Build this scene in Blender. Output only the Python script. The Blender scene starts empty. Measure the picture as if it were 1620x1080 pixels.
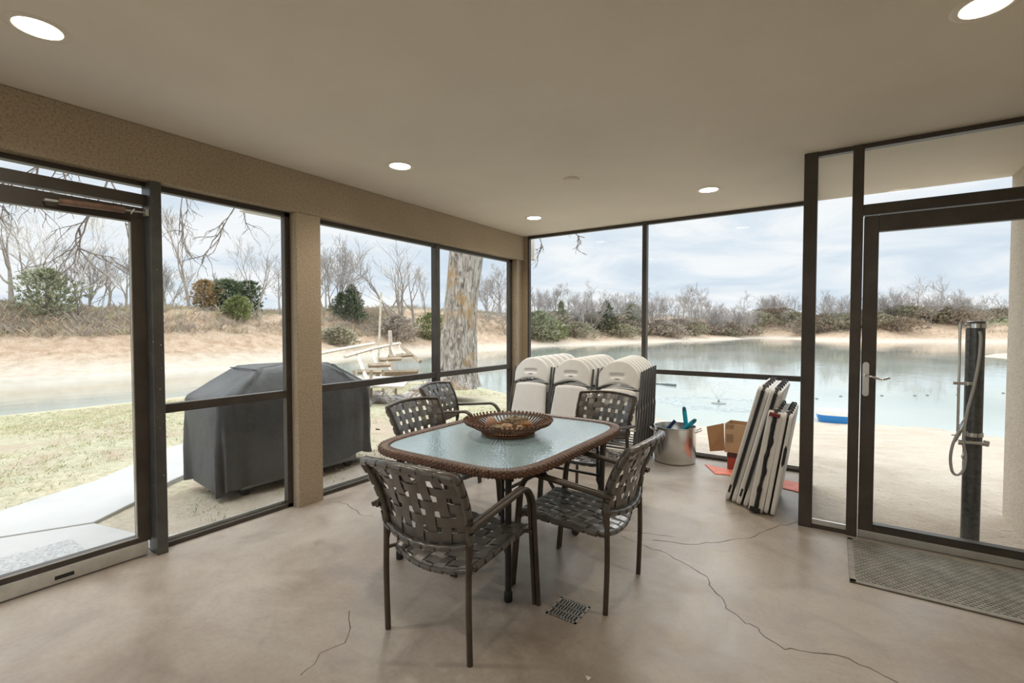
import bpy, bmesh, math, random
import numpy as np
from mathutils import Vector, Matrix, Euler
from math import pi, sin, cos, radians

SC = bpy.context.scene
COL = SC.collection

# ---------------------------------------------------------------- camera
CAM = Vector((3.4164, -4.6526, 1.399)); YAW, PITCH, FPX = -0.5955, -0.029, 752.7
FW = Vector((sin(YAW)*cos(PITCH), cos(YAW)*cos(PITCH), sin(PITCH)))
RT = Vector((cos(YAW), -sin(YAW), 0)); UP = RT.cross(FW)
cd = bpy.data.cameras.new('camera'); cam = bpy.data.objects.new('camera', cd); COL.objects.link(cam)
cam.matrix_world = Matrix(((RT.x, UP.x, -FW.x, CAM.x), (RT.y, UP.y, -FW.y, CAM.y), (RT.z, UP.z, -FW.z, CAM.z), (0, 0, 0, 1)))
cd.sensor_width = 36; cd.lens = FPX/1620*36; cd.clip_end = 800; cd.clip_start = .02
SC.camera = cam

def ray(px, py):
    return (FW + RT*((px-810)/FPX) + UP*((540-py)/FPX))
def at(px, py, ax, val):
    """the place where the line of sight of a measured photo point meets a known plane"""
    d = ray(px, py); i = 'xyz'.index(ax); t = (val-CAM[i])/d[i]; return CAM + d*t
def far(px, depth):
    """ground position at a bearing and a depth"""
    d = ray(px, 518); return CAM + d*depth

# ---------------------------------------------------------------- exposure
SC.view_settings.view_transform = 'Standard'; SC.view_settings.look = 'None'
SC.view_settings.exposure = 0.0; SC.view_settings.gamma = 1; SC.view_settings.use_curve_mapping = False
SC.cycles.max_bounces = 9; SC.cycles.diffuse_bounces = 5; SC.cycles.glossy_bounces = 4
SC.cycles.transmission_bounces = 8; SC.cycles.transparent_max_bounces = 24
SC.cycles.sample_clamp_indirect = 6; SC.cycles.caustics_reflective = False; SC.cycles.caustics_refractive = False

# ---------------------------------------------------------------- world: overcast sky, brighter overhead
W = bpy.data.worlds.new('world'); SC.world = W; W.use_nodes = True
nt = W.node_tree; nt.nodes.clear()
def N(t, kind, **kw):
    n = t.nodes.new(kind)
    for k, v in kw.items():
        if k in n.inputs.keys() if isinstance(k, str) else False: n.inputs[k].default_value = v
        else: setattr(n, k, v)
    return n
def mathn(t, op, a, b=None, c=None, clamp=False):
    n = t.nodes.new('ShaderNodeMath'); n.operation = op; n.use_clamp = clamp
    for i, v in enumerate((a, b, c)):
        if v is None: continue
        if hasattr(v, 'is_linked') or hasattr(v, 'links'): t.links.new(v, n.inputs[i])
        else: n.inputs[i].default_value = v
    return n.outputs[0]
def ramp(t, fac, stops, interp='LINEAR'):
    n = t.nodes.new('ShaderNodeValToRGB'); n.color_ramp.interpolation = interp
    el = n.color_ramp.elements
    while len(el) < len(stops): el.new(.5)
    for e, (p, c) in zip(el, stops):
        e.position = p; e.color = (*c, 1) if len(c) == 3 else c
    t.links.new(fac, n.inputs[0]); return n.outputs[0]
def noise(t, vec, scale, detail=4, rough=.55, dist=0):
    n = t.nodes.new('ShaderNodeTexNoise'); n.inputs['Scale'].default_value = scale
    n.inputs['Detail'].default_value = detail; n.inputs['Roughness'].default_value = rough; n.inputs['Distortion'].default_value = dist
    if vec is not None: t.links.new(vec, n.inputs['Vector'])
    return n.outputs['Fac']
def mixc(t, fac, a, b, mode='MIX'):
    n = t.nodes.new('ShaderNodeMix'); n.data_type = 'RGBA'; n.blend_type = mode
    for k, v in ((0, fac), (6, a), (7, b)):
        if hasattr(v, 'links'): t.links.new(v, n.inputs[k])
        else: n.inputs[k].default_value = v if not isinstance(v, tuple) else ((*v, 1) if len(v) == 3 else v)
    return n.outputs[2]

SKY_HOR, SKY_ZEN = 0.98, 4.2
tc = N(nt, 'ShaderNodeTexCoord'); sep = N(nt, 'ShaderNodeSeparateXYZ'); nt.links.new(tc.outputs['Generated'], sep.inputs[0])
zc = mathn(nt, 'MAXIMUM', sep.outputs[2], 0.0)
zd = mathn(nt, 'ADD', zc, 0.16)
cx = mathn(nt, 'DIVIDE', sep.outputs[0], zd); cy = mathn(nt, 'DIVIDE', sep.outputs[1], zd)
cmb = N(nt, 'ShaderNodeCombineXYZ'); nt.links.new(cx, cmb.inputs[0]); nt.links.new(cy, cmb.inputs[1])
n1 = noise(nt, cmb.outputs[0], 1.15, 6, .58, .6)
n2 = noise(nt, cmb.outputs[0], .55, 3, .5, .2)
cl = mathn(nt, 'ADD', mathn(nt, 'MULTIPLY', n1, .62), mathn(nt, 'MULTIPLY', n2, .38))
ccol = ramp(nt, cl, [(0.36, (.64, .75, .86)), (0.47, (.80, .87, .94)), (0.56, (.97, .985, 1.0)), (0.72, (1.06, 1.05, 1.03))])
mr = N(nt, 'ShaderNodeMapRange'); mr.interpolation_type = 'SMOOTHSTEP'; nt.links.new(zc, mr.inputs[0])
for i_, v_ in ((1, .30), (2, 1.0), (3, SKY_HOR), (4, SKY_ZEN)): mr.inputs[i_].default_value = v_
lum = mr.outputs[0]
lowwhite = ramp(nt, zc, [(0.0, (1.04, 1.03, 1.02)), (0.10, (.985, 1.0, 1.02)), (0.5, (1, 1, 1))])
c1 = mixc(nt, 1.0, ccol, lowwhite, 'MULTIPLY')
bg = N(nt, 'ShaderNodeBackground'); nt.links.new(c1, bg.inputs[0]); nt.links.new(lum, bg.inputs[1])
wo = N(nt, 'ShaderNodeOutputWorld'); nt.links.new(bg.outputs[0], wo.inputs[0])

# soft sun behind thin cloud
sl = bpy.data.lights.new('sun', 'SUN'); sl.energy = 1.0; sl.angle = radians(35); sl.color = (1, .96, .9)
so = bpy.data.objects.new('sun', sl); COL.objects.link(so); so.rotation_euler = Vector((.30, -.80, -.62)).to_track_quat('-Z', 'Y').to_euler()

LAMP_W = 62.0      # watts of each recessed ceiling lamp
# ---------------------------------------------------------------- helpers
def tag(o, label=None, cat=None, group=None, kind=None):
    if label: o['label'] = label
    if cat: o['category'] = cat
    if group: o['group'] = group
    if kind: o['kind'] = kind
    return o
def empty(name, loc=(0, 0, 0), rz=0, label=None, cat=None, group=None):
    o = bpy.data.objects.new(name, None); o.empty_display_size = .1
    COL.objects.link(o); o.location = loc; o.rotation_euler = (0, 0, rz)
    return tag(o, label, cat, group)
KIDS = {}
class MB:
    """collects verts and faces of one mesh"""
    def __init__(s): s.v = []; s.f = []; s.mi = []; s.m = 0
    def add(s, vs, fs):
        b = len(s.v); s.v += [tuple(v) for v in vs]; s.f += [tuple(b+i for i in f) for f in fs]; s.mi += [s.m]*len(fs)
    def box(s, x0, x1, y0, y1, z0, z1, M=None):
        vs = [Vector(p) for p in ((x0, y0, z0), (x1, y0, z0), (x1, y1, z0), (x0, y1, z0), (x0, y0, z1), (x1, y0, z1), (x1, y1, z1), (x0, y1, z1))]
        if M is not None: vs = [M @ v for v in vs]
        s.add(vs, [(0, 3, 2, 1), (4, 5, 6, 7), (0, 1, 5, 4), (1, 2, 6, 5), (2, 3, 7, 6), (3, 0, 4, 7)])
    def cbox(s, c, h, M=None): s.box(c[0]-h[0], c[0]+h[0], c[1]-h[1], c[1]+h[1], c[2]-h[2], c[2]+h[2], M)
    def tube(s, pts, r, n=8, caps=True, smooth_r=None):
        pts = [Vector(p) for p in pts]; k = len(pts)
        rs = r if isinstance(r, (list, tuple)) else [r]*k
        T = []
        for i in range(k):
            a = pts[max(i-1, 0)]; b = pts[min(i+1, k-1)]; t = (b-a)
            T.append(t.normalized() if t.length > 1e-9 else Vector((0, 0, 1)))
        up = Vector((0, 0, 1)) if abs(T[0].z) < .9 else Vector((0, 1, 0))
        nrm = (up - T[0]*up.dot(T[0])).normalized()
        vs = []
        for i in range(k):
            if i: nrm = (nrm - T[i]*nrm.dot(T[i])).normalized()
            bn = T[i].cross(nrm)
            for j in range(n):
                a = 2*pi*j/n; vs.append(pts[i] + (nrm*cos(a) + bn*sin(a))*rs[i])
        fs = []
        for i in range(k-1):
            for j in range(n):
                fs.append((i*n+j, i*n+(j+1) % n, (i+1)*n+(j+1) % n, (i+1)*n+j))
        if caps: fs.append(tuple(range(n-1, -1, -1))); fs.append(tuple((k-1)*n+j for j in range(n)))
        s.add(vs, fs)
    def lathe(s, prof, c=(0, 0, 0), n=32, M=None, close=True):
        vs = []; k = len(prof)
        for (r, z) in prof:
            for j in range(n):
                a = 2*pi*j/n; v = Vector((c[0]+r*cos(a), c[1]+r*sin(a), c[2]+z)); vs.append(M @ v if M is not None else v)
        fs = []
        for i in range(k-1):
            for j in range(n): fs.append((i*n+j, i*n+(j+1) % n, (i+1)*n+(j+1) % n, (i+1)*n+j))
        if close:
            fs.append(tuple(range(n-1, -1, -1))); fs.append(tuple((k-1)*n+j for j in range(n)))
        s.add(vs, fs)
    def prism(s, poly, z0, z1, M=None):
        n = len(poly); vs = [Vector((p[0], p[1], z0)) for p in poly] + [Vector((p[0], p[1], z1)) for p in poly]
        if M is not None: vs = [M @ v for v in vs]
        s.add(vs, [tuple(range(n-1, -1, -1)), tuple(range(n, 2*n))] + [(i, (i+1) % n, n+(i+1) % n, n+i) for i in range(n)])
    def grid(s, P, closed_u=False):
        nu = len(P); nv = len(P[0]); vs = [p for row in P for p in row]; fs = []
        for i in range(nu if closed_u else nu-1):
            for j in range(nv-1):
                a = i*nv+j; b = ((i+1) % nu)*nv+j; fs.append((a, b, b+1, a+1))
        s.add(vs, fs)
    def build(s, name, mat, parent=None, smooth=False, bevel=0, seg=2, label=None, angle=None):
        me = bpy.data.meshes.new(name); me.from_pydata([tuple(v) for v in s.v], [], s.f)
        mats = mat if isinstance(mat, (list, tuple)) else [mat]
        for m in mats: me.materials.append(m)
        if len(mats) > 1: me.polygons.foreach_set('material_index', s.mi)
        bm = bmesh.new(); bm.from_mesh(me); bmesh.ops.recalc_face_normals(bm, faces=bm.faces)
        bm.to_mesh(me); bm.free()
        if smooth:
            me.polygons.foreach_set('use_smooth', [True]*len(me.polygons))
            try: me.set_sharp_from_angle(angle=radians(angle or 40))
            except Exception: pass
        me.update()
        o = bpy.data.objects.new(name, me); COL.objects.link(o)
        if parent is not None: o.parent = parent
        if bevel:
            b = o.modifiers.new('bevel', 'BEVEL'); b.width = bevel; b.segments = seg; b.limit_method = 'ANGLE'; b.angle_limit = radians(40)
        if label: o['label'] = label
        return o
def copy_tree(o, parent=None):
    c = o.copy(); COL.objects.link(c)
    if parent is not None: c.parent = parent
    for ch in list(o.children): copy_tree(ch, c)
    return c
def smoothpath(pts, k=4):
    """Catmull-Rom through pts"""
    P = [Vector(p) for p in pts]; out = []
    for i in range(len(P)-1):
        p0 = P[max(i-1, 0)]; p1 = P[i]; p2 = P[i+1]; p3 = P[min(i+2, len(P)-1)]
        for j in range(k):
            t = j/k
            out.append(.5*((2*p1) + (p2-p0)*t + (2*p0-5*p1+4*p2-p3)*t*t + (3*p1-p0-3*p2+p3)*t*t*t))
    out.append(P[-1]); return out
def fillet(pts, r, k=5):
    """round the inner corners of a polyline"""
    P = [Vector(p) for p in pts]; out = [P[0]]
    for i in range(1, len(P)-1):
        a, b, c = P[i-1], P[i], P[i+1]
        d1 = (a-b); d2 = (c-b); rr = min(r, d1.length*.49, d2.length*.49)
        p, q = b+d1.normalized()*rr, b+d2.normalized()*rr
        for j in range(k+1):
            t = j/k; out.append((1-t)**2*p + 2*t*(1-t)*b + t*t*q)
    out.append(P[-1]); return out

# ---------------------------------------------------------------- materials
def mat(name, col, rough=.6, metal=0, spec=.5, bump=None, var=None, coat=0, coords='Object', emit=None, trans=0, ior=1.45, alpha=1):
    """bump=(scale, strength, dist); var=(scale, amount[, colour2])"""
    m = bpy.data.materials.new(name); m.use_nodes = True; t = m.node_tree; t.nodes.clear()
    b = t.nodes.new('ShaderNodeBsdfPrincipled'); o = t.nodes.new('ShaderNodeOutputMaterial'); t.links.new(b.outputs[0], o.inputs[0])
    b.inputs['Base Color'].default_value = (*col, 1); b.inputs['Roughness'].default_value = rough; b.inputs['Metallic'].default_value = metal
    b.inputs['Specular IOR Level'].default_value = spec; b.inputs['Coat Weight'].default_value = coat
    b.inputs['Transmission Weight'].default_value = trans; b.inputs['IOR'].default_value = ior; b.inputs['Alpha'].default_value = alpha
    tcn = t.nodes.new('ShaderNodeTexCoord'); vec = tcn.outputs[coords]
    if var:
        nf = noise(t, vec, var[0], 5, .6)
        c2 = var[2] if len(var) > 2 else tuple(c*(1-var[1]) for c in col)
        c1_ = col if len(var) > 2 else tuple(min(1, c*(1+var[1])) for c in col)
        t.links.new(ramp(t, nf, [(.35, c2), (.65, c1_)]), b.inputs['Base Color'])
    if bump:
        nf = noise(t, vec, bump[0], 6, .65); bn = t.nodes.new('ShaderNodeBump')
        bn.inputs['Strength'].default_value = bump[1]; bn.inputs['Distance'].default_value = bump[2]
        t.links.new(nf, bn.inputs['Height']); t.links.new(bn.outputs[0], b.inputs['Normal'])
    if emit:
        b.inputs['Emission Color'].default_value = (*emit[0], 1); b.inputs['Emission Strength'].default_value = emit[1]
    return m
M = {}
M['ceil'] = mat('ceiling_paint', (.74, .68, .585), .8, bump=(60, .25, .004), var=(.7, .05), spec=.25)
M['frame'] = mat('bronze_frame', (.060, .051, .042), .42, .0, .5, var=(6, .2))
M['frame2'] = mat('grey_post', (.075, .075, .07), .38, 0, .5, var=(5, .25), bump=(90, .1, .002))
M['alu'] = mat('aluminium', (.60, .60, .57), .38, .75, var=(9, .12))
M['chrome'] = mat('chrome', (.75, .75, .74), .14, 1)
M['steel'] = mat('brushed_steel', (.66, .65, .62), .27, 1, var=(3, .06))
M['white_plastic'] = mat('white_plastic', (.80, .79, .76), .42, var=(5, .04), bump=(220, .08, .001))
M['white_trim'] = mat('white_trim', (.80, .79, .76), .5)
M['tubegrey'] = mat('grey_tube', (.13, .13, .13), .30, .6)
M['black'] = mat('black_plastic', (.018, .018, .018), .5)
M['bronze'] = mat('bronze_tube', (.075, .06, .045), .38, .25, var=(7, .25))
M['strap'] = mat('vinyl_strap', (.082, .075, .064), .34, 0, .9, var=(14, .15), bump=(120, .08, .001), coat=.5)
M['cover'] = mat('grill_cover_cloth', (.085, .085, .083), .58, 0, .45, var=(2.2, .22), bump=(5, .5, .03))
M['red'] = mat('red_plastic', (.75, .12, .07), .45, var=(4, .15))
M['card'] = mat('cardboard', (.50, .33, .19), .85, var=(5, .10))
M['card_in'] = mat('cardboard_inside', (.36, .20, .10), .9, var=(5, .12))
M['print'] = mat('printed_ink', (.06, .045, .04), .7)
M['blue'] = mat('blue_plastic', (.02, .20, .52), .35)
M['teal'] = mat('teal_plastic', (.01, .36, .50), .3)
M['teal_dark'] = mat('dark_teal_plastic', (.01, .10, .16), .35)
M['rubber'] = mat('rubber_mat', (.27, .26, .225), .7, var=(12, .2))
M['bulb'] = mat('lamp_lens', (1, .95, .85), .5, emit=((1, .90, .74), 14))
M['brass_trim'] = mat('lamp_trim', (.72, .66, .56), .4)

def specks(m, scale=26, col=(.42, .40, .36), thr=.10):
    """dried paint drops"""
    t = m.node_tree; b = t.nodes['Principled BSDF']; v = t.nodes['Texture Coordinate'].outputs['Object']
    vo = t.nodes.new('ShaderNodeTexVoronoi'); vo.inputs['Scale'].default_value = scale; t.links.new(v, vo.inputs['Vector'])
    n_ = noise(t, v, 5, 2, .5); f = ramp(t, mathn(t, 'ADD', vo.outputs['Distance'], mathn(t, 'MULTIPLY', n_, .35)), [(thr+.12, (1, 1, 1)), (thr+.15, (0, 0, 0))])
    src = b.inputs['Base Color'].links[0].from_socket; t.links.new(mixc(t, f, src, col), b.inputs['Base Color'])
specks(M['frame2'])
def m_stucco(name, c1, c2):
    m = mat(name, c1, .9, spec=.2); t = m.node_tree; b = t.nodes['Principled BSDF']; tc_ = t.nodes['Texture Coordinate']
    v = tc_.outputs['Object']
    a = noise(t, v, 2.2, 5, .6); f = noise(t, v, 85, 4, .7); g = noise(t, v, 30, 3, .6)
    c = mixc(t, a, c1, c2)
    sp = ramp(t, f, [(.38, (.72, .72, .72)), (.5, (1, 1, 1)), (.66, (1.12, 1.12, 1.12))])
    t.links.new(mixc(t, 1.0, c, sp, 'MULTIPLY'), b.inputs['Base Color'])
    bn = t.nodes.new('ShaderNodeBump'); bn.inputs['Strength'].default_value = .7; bn.inputs['Distance'].default_value = .006
    t.links.new(mathn(t, 'ADD', f, g), bn.inputs['Height']); t.links.new(bn.outputs[0], b.inputs['Normal'])
    return m
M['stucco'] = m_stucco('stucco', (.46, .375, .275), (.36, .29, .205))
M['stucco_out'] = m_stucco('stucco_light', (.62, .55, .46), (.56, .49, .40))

def m_floor():
    m = mat('concrete_floor', (.45, .4, .34), .45); t = m.node_tree; b = t.nodes['Principled BSDF']; v = t.nodes['Texture Coordinate'].outputs['Object']
    a = noise(t, v, .75, 6, .62, .5); c = noise(t, v, 3.2, 6, .6, .8); f = noise(t, v, 45, 4, .6); st = noise(t, v, 1.7, 3, .5, 1.5)
    col = ramp(t, a, [(.30, (.215, .172, .135)), (.44, (.305, .258, .212)), (.58, (.38, .338, .292)), (.75, (.46, .428, .385))])
    col = mixc(t, 1.0, col, ramp(t, c, [(.3, (.80, .78, .76)), (.5, (1, 1, 1)), (.7, (1.12, 1.12, 1.11))]), 'MULTIPLY')
    col = mixc(t, 1.0, col, ramp(t, f, [(.3, (.94, .93, .92)), (.6, (1.03, 1.03, 1.03))]), 'MULTIPLY')
    col = mixc(t, 1.0, col, ramp(t, st, [(.20, (.70, .66, .62)), (.33, (1, 1, 1))]), 'MULTIPLY')
    t.links.new(col, b.inputs['Base Color'])
    t.links.new(ramp(t, c, [(.3, (.30, .30, .30)), (.7, (.52, .52, .52))]), b.inputs['Roughness'])
    bn = t.nodes.new('ShaderNodeBump'); bn.inputs['Strength'].default_value = .12; bn.inputs['Distance'].default_value = .004
    t.links.new(mathn(t, 'ADD', c, f), bn.inputs['Height']); t.links.new(bn.outputs[0], b.inputs['Normal'])
    return m
M['floor'] = m_floor()

def m_glass(name, tint=(.97, .985, .98), refl=.6):
    """thin window pane: clear, with the mirror reflection glass has at the angle it is seen"""
    m = bpy.data.materials.new(name); m.use_nodes = True; t = m.node_tree; t.nodes.clear()
    o = t.nodes.new('ShaderNodeOutputMaterial'); mx = t.nodes.new('ShaderNodeMixShader')
    tr = t.nodes.new('ShaderNodeBsdfTransparent'); tr.inputs[0].default_value = (*tint, 1)
    gl = t.nodes.new('ShaderNodeBsdfGlossy'); gl.inputs['Roughness'].default_value = .0
    fr = t.nodes.new('ShaderNodeFresnel'); fr.inputs[0].default_value = 1.35
    t.links.new(mathn(t, 'MULTIPLY', fr.outputs[0], refl), mx.inputs[0])
    t.links.new(tr.outputs[0], mx.inputs[1]); t.links.new(gl.outputs[0], mx.inputs[2]); t.links.new(mx.outputs[0], o.inputs[0])
    return m
M['glass'] = m_glass('window_glass')

# ================================================================ THE ROOM
H = 2.6; YB = .685; YD = -.724; XR = 4.56; YREAR = -8.2
def struct(name, mb, m, parent=None, **kw):
    o = mb.build(name, m, parent, **kw)
    if parent is None: o['kind'] = 'structure'
    return o
b = MB(); b.box(-.13, XR, YREAR, YD+.03, -.18, 0); b.box(-.13, 3.26, YD+.03, YB+.06, -.18, 0); struct('floor', b, M['floor'])
b = MB(); b.box(-.16, XR+.6, YREAR, YB+.055, H, H+.28); struct('ceiling', b, M['ceil'])
YP1, YP2, YPR, HT = -2.552, -2.3405, .514, 2.283
b = MB()
b.box(-.15, 0, YREAR, YB+.05, HT, H)                       # header
b.box(-.15, 0, YP1, YP2, -.15, HT)                         # pillar
b.box(-.15, 0, YPR, YPR+.035, -.15, HT)
b.box(-.15, 0, -8.2, -7.6, -.15, HT)
struct('wall_left', b, M['stucco'], bevel=.007)
b = MB(); b.box(-.15, -.035, YPR+.02, YB+.06, -.15, H); b.box(-.05, .05, YB, YB+.06, -.15, H); struct('trim_1', b, M['stucco'], bevel=.004)
b = MB(); b.box(XR, XR+.5, -1.2, YB+.03, -.3, H+.1); b.box(XR, XR+.2, YREAR, -1.2, -.15, H); struct('wall_right', b, M['stucco_out'], bevel=.012)
b = MB(); b.box(-.15, XR+.2, YREAR-.15, YREAR, 2.283, H); b.box(-.15, .5, YREAR-.15, YREAR, -.15, 2.283); b.box(3.9, XR+.2, YREAR-.15, YREAR, -.15, 2.283); b.box(.5, 3.9, YREAR-.15, YREAR, -.15, .0)
struct('wall_rear', b, M['stucco'])

def window(name, axis, c, a0, a1, z0, z1, mulls=(), rail=None, t=.05, fw=.035, jl=None, jr=None, sill=.03, top=.035, mw=.05, pane=True):
    """glazed frame in the plane axis=c; a0..a1 along the other axis"""
    e = empty(name); e['kind'] = 'structure'
    jl = fw if jl is None else jl; jr = fw if jr is None else jr
    def bx(b, p0, p1, q0, q1, d0=c-t/2, d1=c+t/2):
        if axis == 'x': b.box(d0, d1, p0, p1, q0, q1)
        else: b.box(p0, p1, d0, d1, q0, q1)
    b = MB()
    if jl: bx(b, a0, a0+jl, z0, z1)
    if jr: bx(b, a1-jr, a1, z0, z1)
    bx(b, a0, a1, z1-top, z1); bx(b, a0, a1, z0, z0+sill)
    for m_ in mulls: bx(b, m_-mw/2, m_+mw/2, z0, z1, c-t*.7, c+t*.7)
    b.build('window_frame', M['frame'], e, bevel=.002)
    if rail: 
        b = MB(); bx(b, a0+jl, a1-jr, rail[0], rail[1], c-t*.6, c+t*.6); b.build('window_rail', M['frame'], e, bevel=.002)
    # slim bright glazing bead along the bottom, outside of the frame
    b = MB(); bx(b, a0+jl, a1-jr, z0+sill, z0+sill+.022, c-t*.5, c-t*.5+.012) if axis == 'x' else bx(b, a0+jl, a1-jr, z0+sill, z0+sill+.022, c+t*.5-.012, c+t*.5)
    b.build('glazing_bead', M['alu'], e)
    if pane:
        xs = [a0+jl] + [m_ for m_ in mulls] + [a1-jr]
        for i in range(len(xs)-1):
            zz = [z0+sill] + ([(rail[0]+rail[1])/2] if rail else []) + [z1-top]
            for j in range(len(zz)-1):
                b = MB(); p = [(xs[i], zz[j]), (xs[i+1], zz[j]), (xs[i+1], zz[j+1]), (xs[i], zz[j+1])]
                b.add([(c, q[0], q[1]) if axis == 'x' else (q[0], c, q[1]) for q in p], [(0, 1, 2, 3)])
                b.build('glass_pane', M['glass'], e)
    return e
XW = -.105
window('window_1', 'x', XW, -3.48, YP1, 0, HT, rail=(.858, .915), fw=.045)
window('window_2', 'x', XW, YP2, YPR, 0, HT, mulls=(-.905,), rail=(.868, .925), fw=.03, jr=.06, mw=.062)
window('window_3', 'y', YB+.025, .05, 3.26, 0, H, mulls=(1.618,), rail=(.879, .930), fw=.03, jl=.022, mw=.05, sill=.028)
window('window_4', 'x', 3.243, YD+.06, YB-.02, 0, H, rail=(.879, .930), fw=.03, t=.034)
window('window_5', 'y', YD, 3.306, 3.502, 0, H, fw=.0, sill=.03, top=.03)
b = MB(); b.box(3.306, 3.502, YD-.022, YD-.012, .026, .062)
for x_ in (3.352, 3.449): b.lathe([(.006, 0), (.006, .004)], (0, 0, 0), 8, Matrix.Translation((x_, YD-.022, .044)) @ Matrix.Rotation(pi/2, 4, 'X'))
struct('trim_2', b, M['alu'])
window('window_6', 'x', XW, -7.6, -4.62, 0, HT, mulls=(-6.1,), rail=(.858, .915), fw=.045)
window('window_7_added', 'y', YREAR-.08, .5, 3.9, 0, HT, mulls=(1.6, 2.8), rail=(.858, .915), fw=.045)  # unseen window and wall opening, added for daylight from behind the camera
# posts
b = MB(); b.box(-.13, .0, -3.487, -3.428, 0, HT); struct('trim_3', b, M['frame2'], bevel=.004)
b = MB(); b.box(3.225, 3.306, YD-.035, YD+.06, 0, H); struct('trim_4', b, M['frame'], bevel=.003)
b = MB(); b.box(3.502, 3.562, YD-.035, YD+.06, 0, H); b.box(3.502, XR, YD-.03, YD+.03, 2.137, 2.205); b.box(3.5, XR, YD-.03, YD+.03, 2.57, H); struct('trim_5', b, M['frame'], bevel=.003)
b = MB(); b.add([(3.562, YD, 2.2), (XR, YD, 2.2), (XR, YD, 2.57), (3.562, YD, 2.57)], [(0, 1, 2, 3)]); struct('window_8', b, M['glass'])
b = MB(); b.box(-.15, -.04, -3.487, -3.428+.0, 0, .01); b.box(-.13, -.055, -4.62, -3.487, 2.14, 2.203); b.box(-.13, -.07, -4.62, -3.487, 2.255, HT); b.box(-.13, -.0, -4.62, -4.56, 0, HT); struct('trim_6', b, M['frame'], bevel=.002)
b = MB(); b.add([(-.1, -4.56, 2.2), (-.1, -3.487, 2.2), (-.1, -3.487, 2.26), (-.1, -4.56, 2.26)], [(0, 1, 2, 3)]); struct('window_9', b, M['glass'])
# pale soffit strip outside the left windows and at the door wall
b = MB(); b.box(3.3, XR, YD+.03, YD+.075, H-.02, H); struct('trim_7', b, M['ceil'])

# left door
e = empty('door_1'); e['kind'] = 'structure'
b = MB(); y0, y1 = -4.55, -3.492
b.box(-.125, -.075, y1-.068, y1, .085, 2.125); b.box(-.125, -.075, y0, y0+.07, .085, 2.125)
b.box(-.125, -.075, y0+.07, y1-.068, 2.035, 2.125); b.box(-.125, -.075, y0+.07, y1-.068, .085, .125)
b.build('door_frame', M['frame'], e, bevel=.003)
b = MB(); b.box(-.08, -.072, y0+.03, y1-.066, .118, .124); b.box(-.084, -.074, y1-.076, y1-.069, .12, 2.03); b.build('glazing_bead', M['alu'], e)
b = MB(); b.box(-.122, -.060, y0, y1-.02, .008, .088); b.build('kick_strip', M['alu'], e, bevel=.003, label='bare aluminium strip along the foot of the door')
b = MB(); b.box(-.061, -.058, -3.94, -3.86, .03, .05); b.box(-.0585, -.055, -3.915, -3.865, .036, .045); b.build('latch_slot', M['black'], e)
b = MB(); b.add([(-.1, y0+.07, .12), (-.1, y1-.068, .12), (-.1, y1-.068, 2.035), (-.1, y0+.07, 2.035)], [(0, 1, 2, 3)]); b.build('glass_pane', M['glass'], e)
c0, c1_ = at(92, 318, 'x', -.03), at(197, 332, 'x', -.03)
M['closer'] = mat('closer_brown', (.20, .125, .09), .4, .3, var=(20, .25))
b = MB(); b.tube([c0, c1_], .019, 14); cl_ = b.build('closer_tube', M['closer'], e, smooth=True, label='brown pneumatic door closer tube')
b = MB(); d_ = (c1_-c0).normalized(); b.tube([c1_, c1_+d_*.10], .006, 8); b.tube([c0, c0-d_*.05, c0-d_*.05-Vector((.04, 0, 0))], .006, 8); b.tube([c1_+d_*.03+Vector((.0, 0, -.018)), c1_+d_*.045+Vector((.01, 0, .012))], .004, 6)
b.cbox(tuple(c1_+d_*.105), (.02, .008, .02)); b.build('closer_rod', M['alu'], cl_)

# right door
e = empty('door_2'); e['kind'] = 'structure'
b = MB(); x0, x1 = 3.568, XR-.01
b.box(x0, x0+.078, YD-.025, YD+.025, .05, 2.128); b.box(x1-.078, x1, YD-.025, YD+.025, .05, 2.128)
b.box(x0+.078, x1-.078, YD-.025, YD+.025, 2.022, 2.128); b.box(x0+.078, x1-.078, YD-.025, YD+.025, .05, .104)
b.build('door_frame', M['frame'], e, bevel=.003)
b = MB(); b.box(x0+.078, x1-.078, YD-.03, YD-.022, .098, .104); b.build('glazing_bead', M['frame2'], e)
b = MB(); b.box(x0, x1, YD-.03, YD+.02, .006, .052); b.build('kick_strip', M['alu'], e, bevel=.002, label='bare aluminium strip along the foot of the door')
b = MB(); b.add([(x0+.07, YD, .1), (x1-.07, YD, .1), (x1-.07, YD, 2.03), (x0+.07, YD, 2.03)], [(0, 1, 2, 3)]); b.build('glass_pane', M['glass'], e)
hx = 3.588
b = MB(); 
pl = []
for i in range(9): a = pi*i/8; pl.append((.018*cos(a), .095+.018*sin(a)))
for i in range(9): a = pi+pi*i/8; pl.append((.018*cos(a), -.095+.018*sin(a)))
b.prism(pl, 0, .007, Matrix.Translation((hx+.004, YD-.025, 1.06)) @ Matrix.Rotation(pi/2, 4, 'X'))
hp = b.build('handle_plate', M['steel'], e, bevel=.001)
b = MB(); b.tube(fillet([(hx+.004, YD-.03, 1.085), (hx+.004, YD-.075, 1.085), (hx+.03, YD-.078, 1.083), (hx+.065, YD-.078, 1.070), (hx+.10, YD-.078, 1.068), (hx+.125, YD-.078, 1.080)], .018), .0075, 10)
b.lathe([(.014, 0), (.014, .012)], (0, 0, 0), 16, Matrix.Translation((hx+.004, YD-.032, 1.085)) @ Matrix.Rotation(pi/2, 4, 'X'))
b.build('lever_handle', M['chrome'], hp, smooth=True, label='polished curved lever')
b = MB(); b.lathe([(.010, 0), (.010, .006)], (0, 0, 0), 16, Matrix.Translation((hx+.004, YD-.032, 1.005)) @ Matrix.Rotation(pi/2, 4, 'X')); b.build('lock_cylinder', M['steel'], hp)

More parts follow.
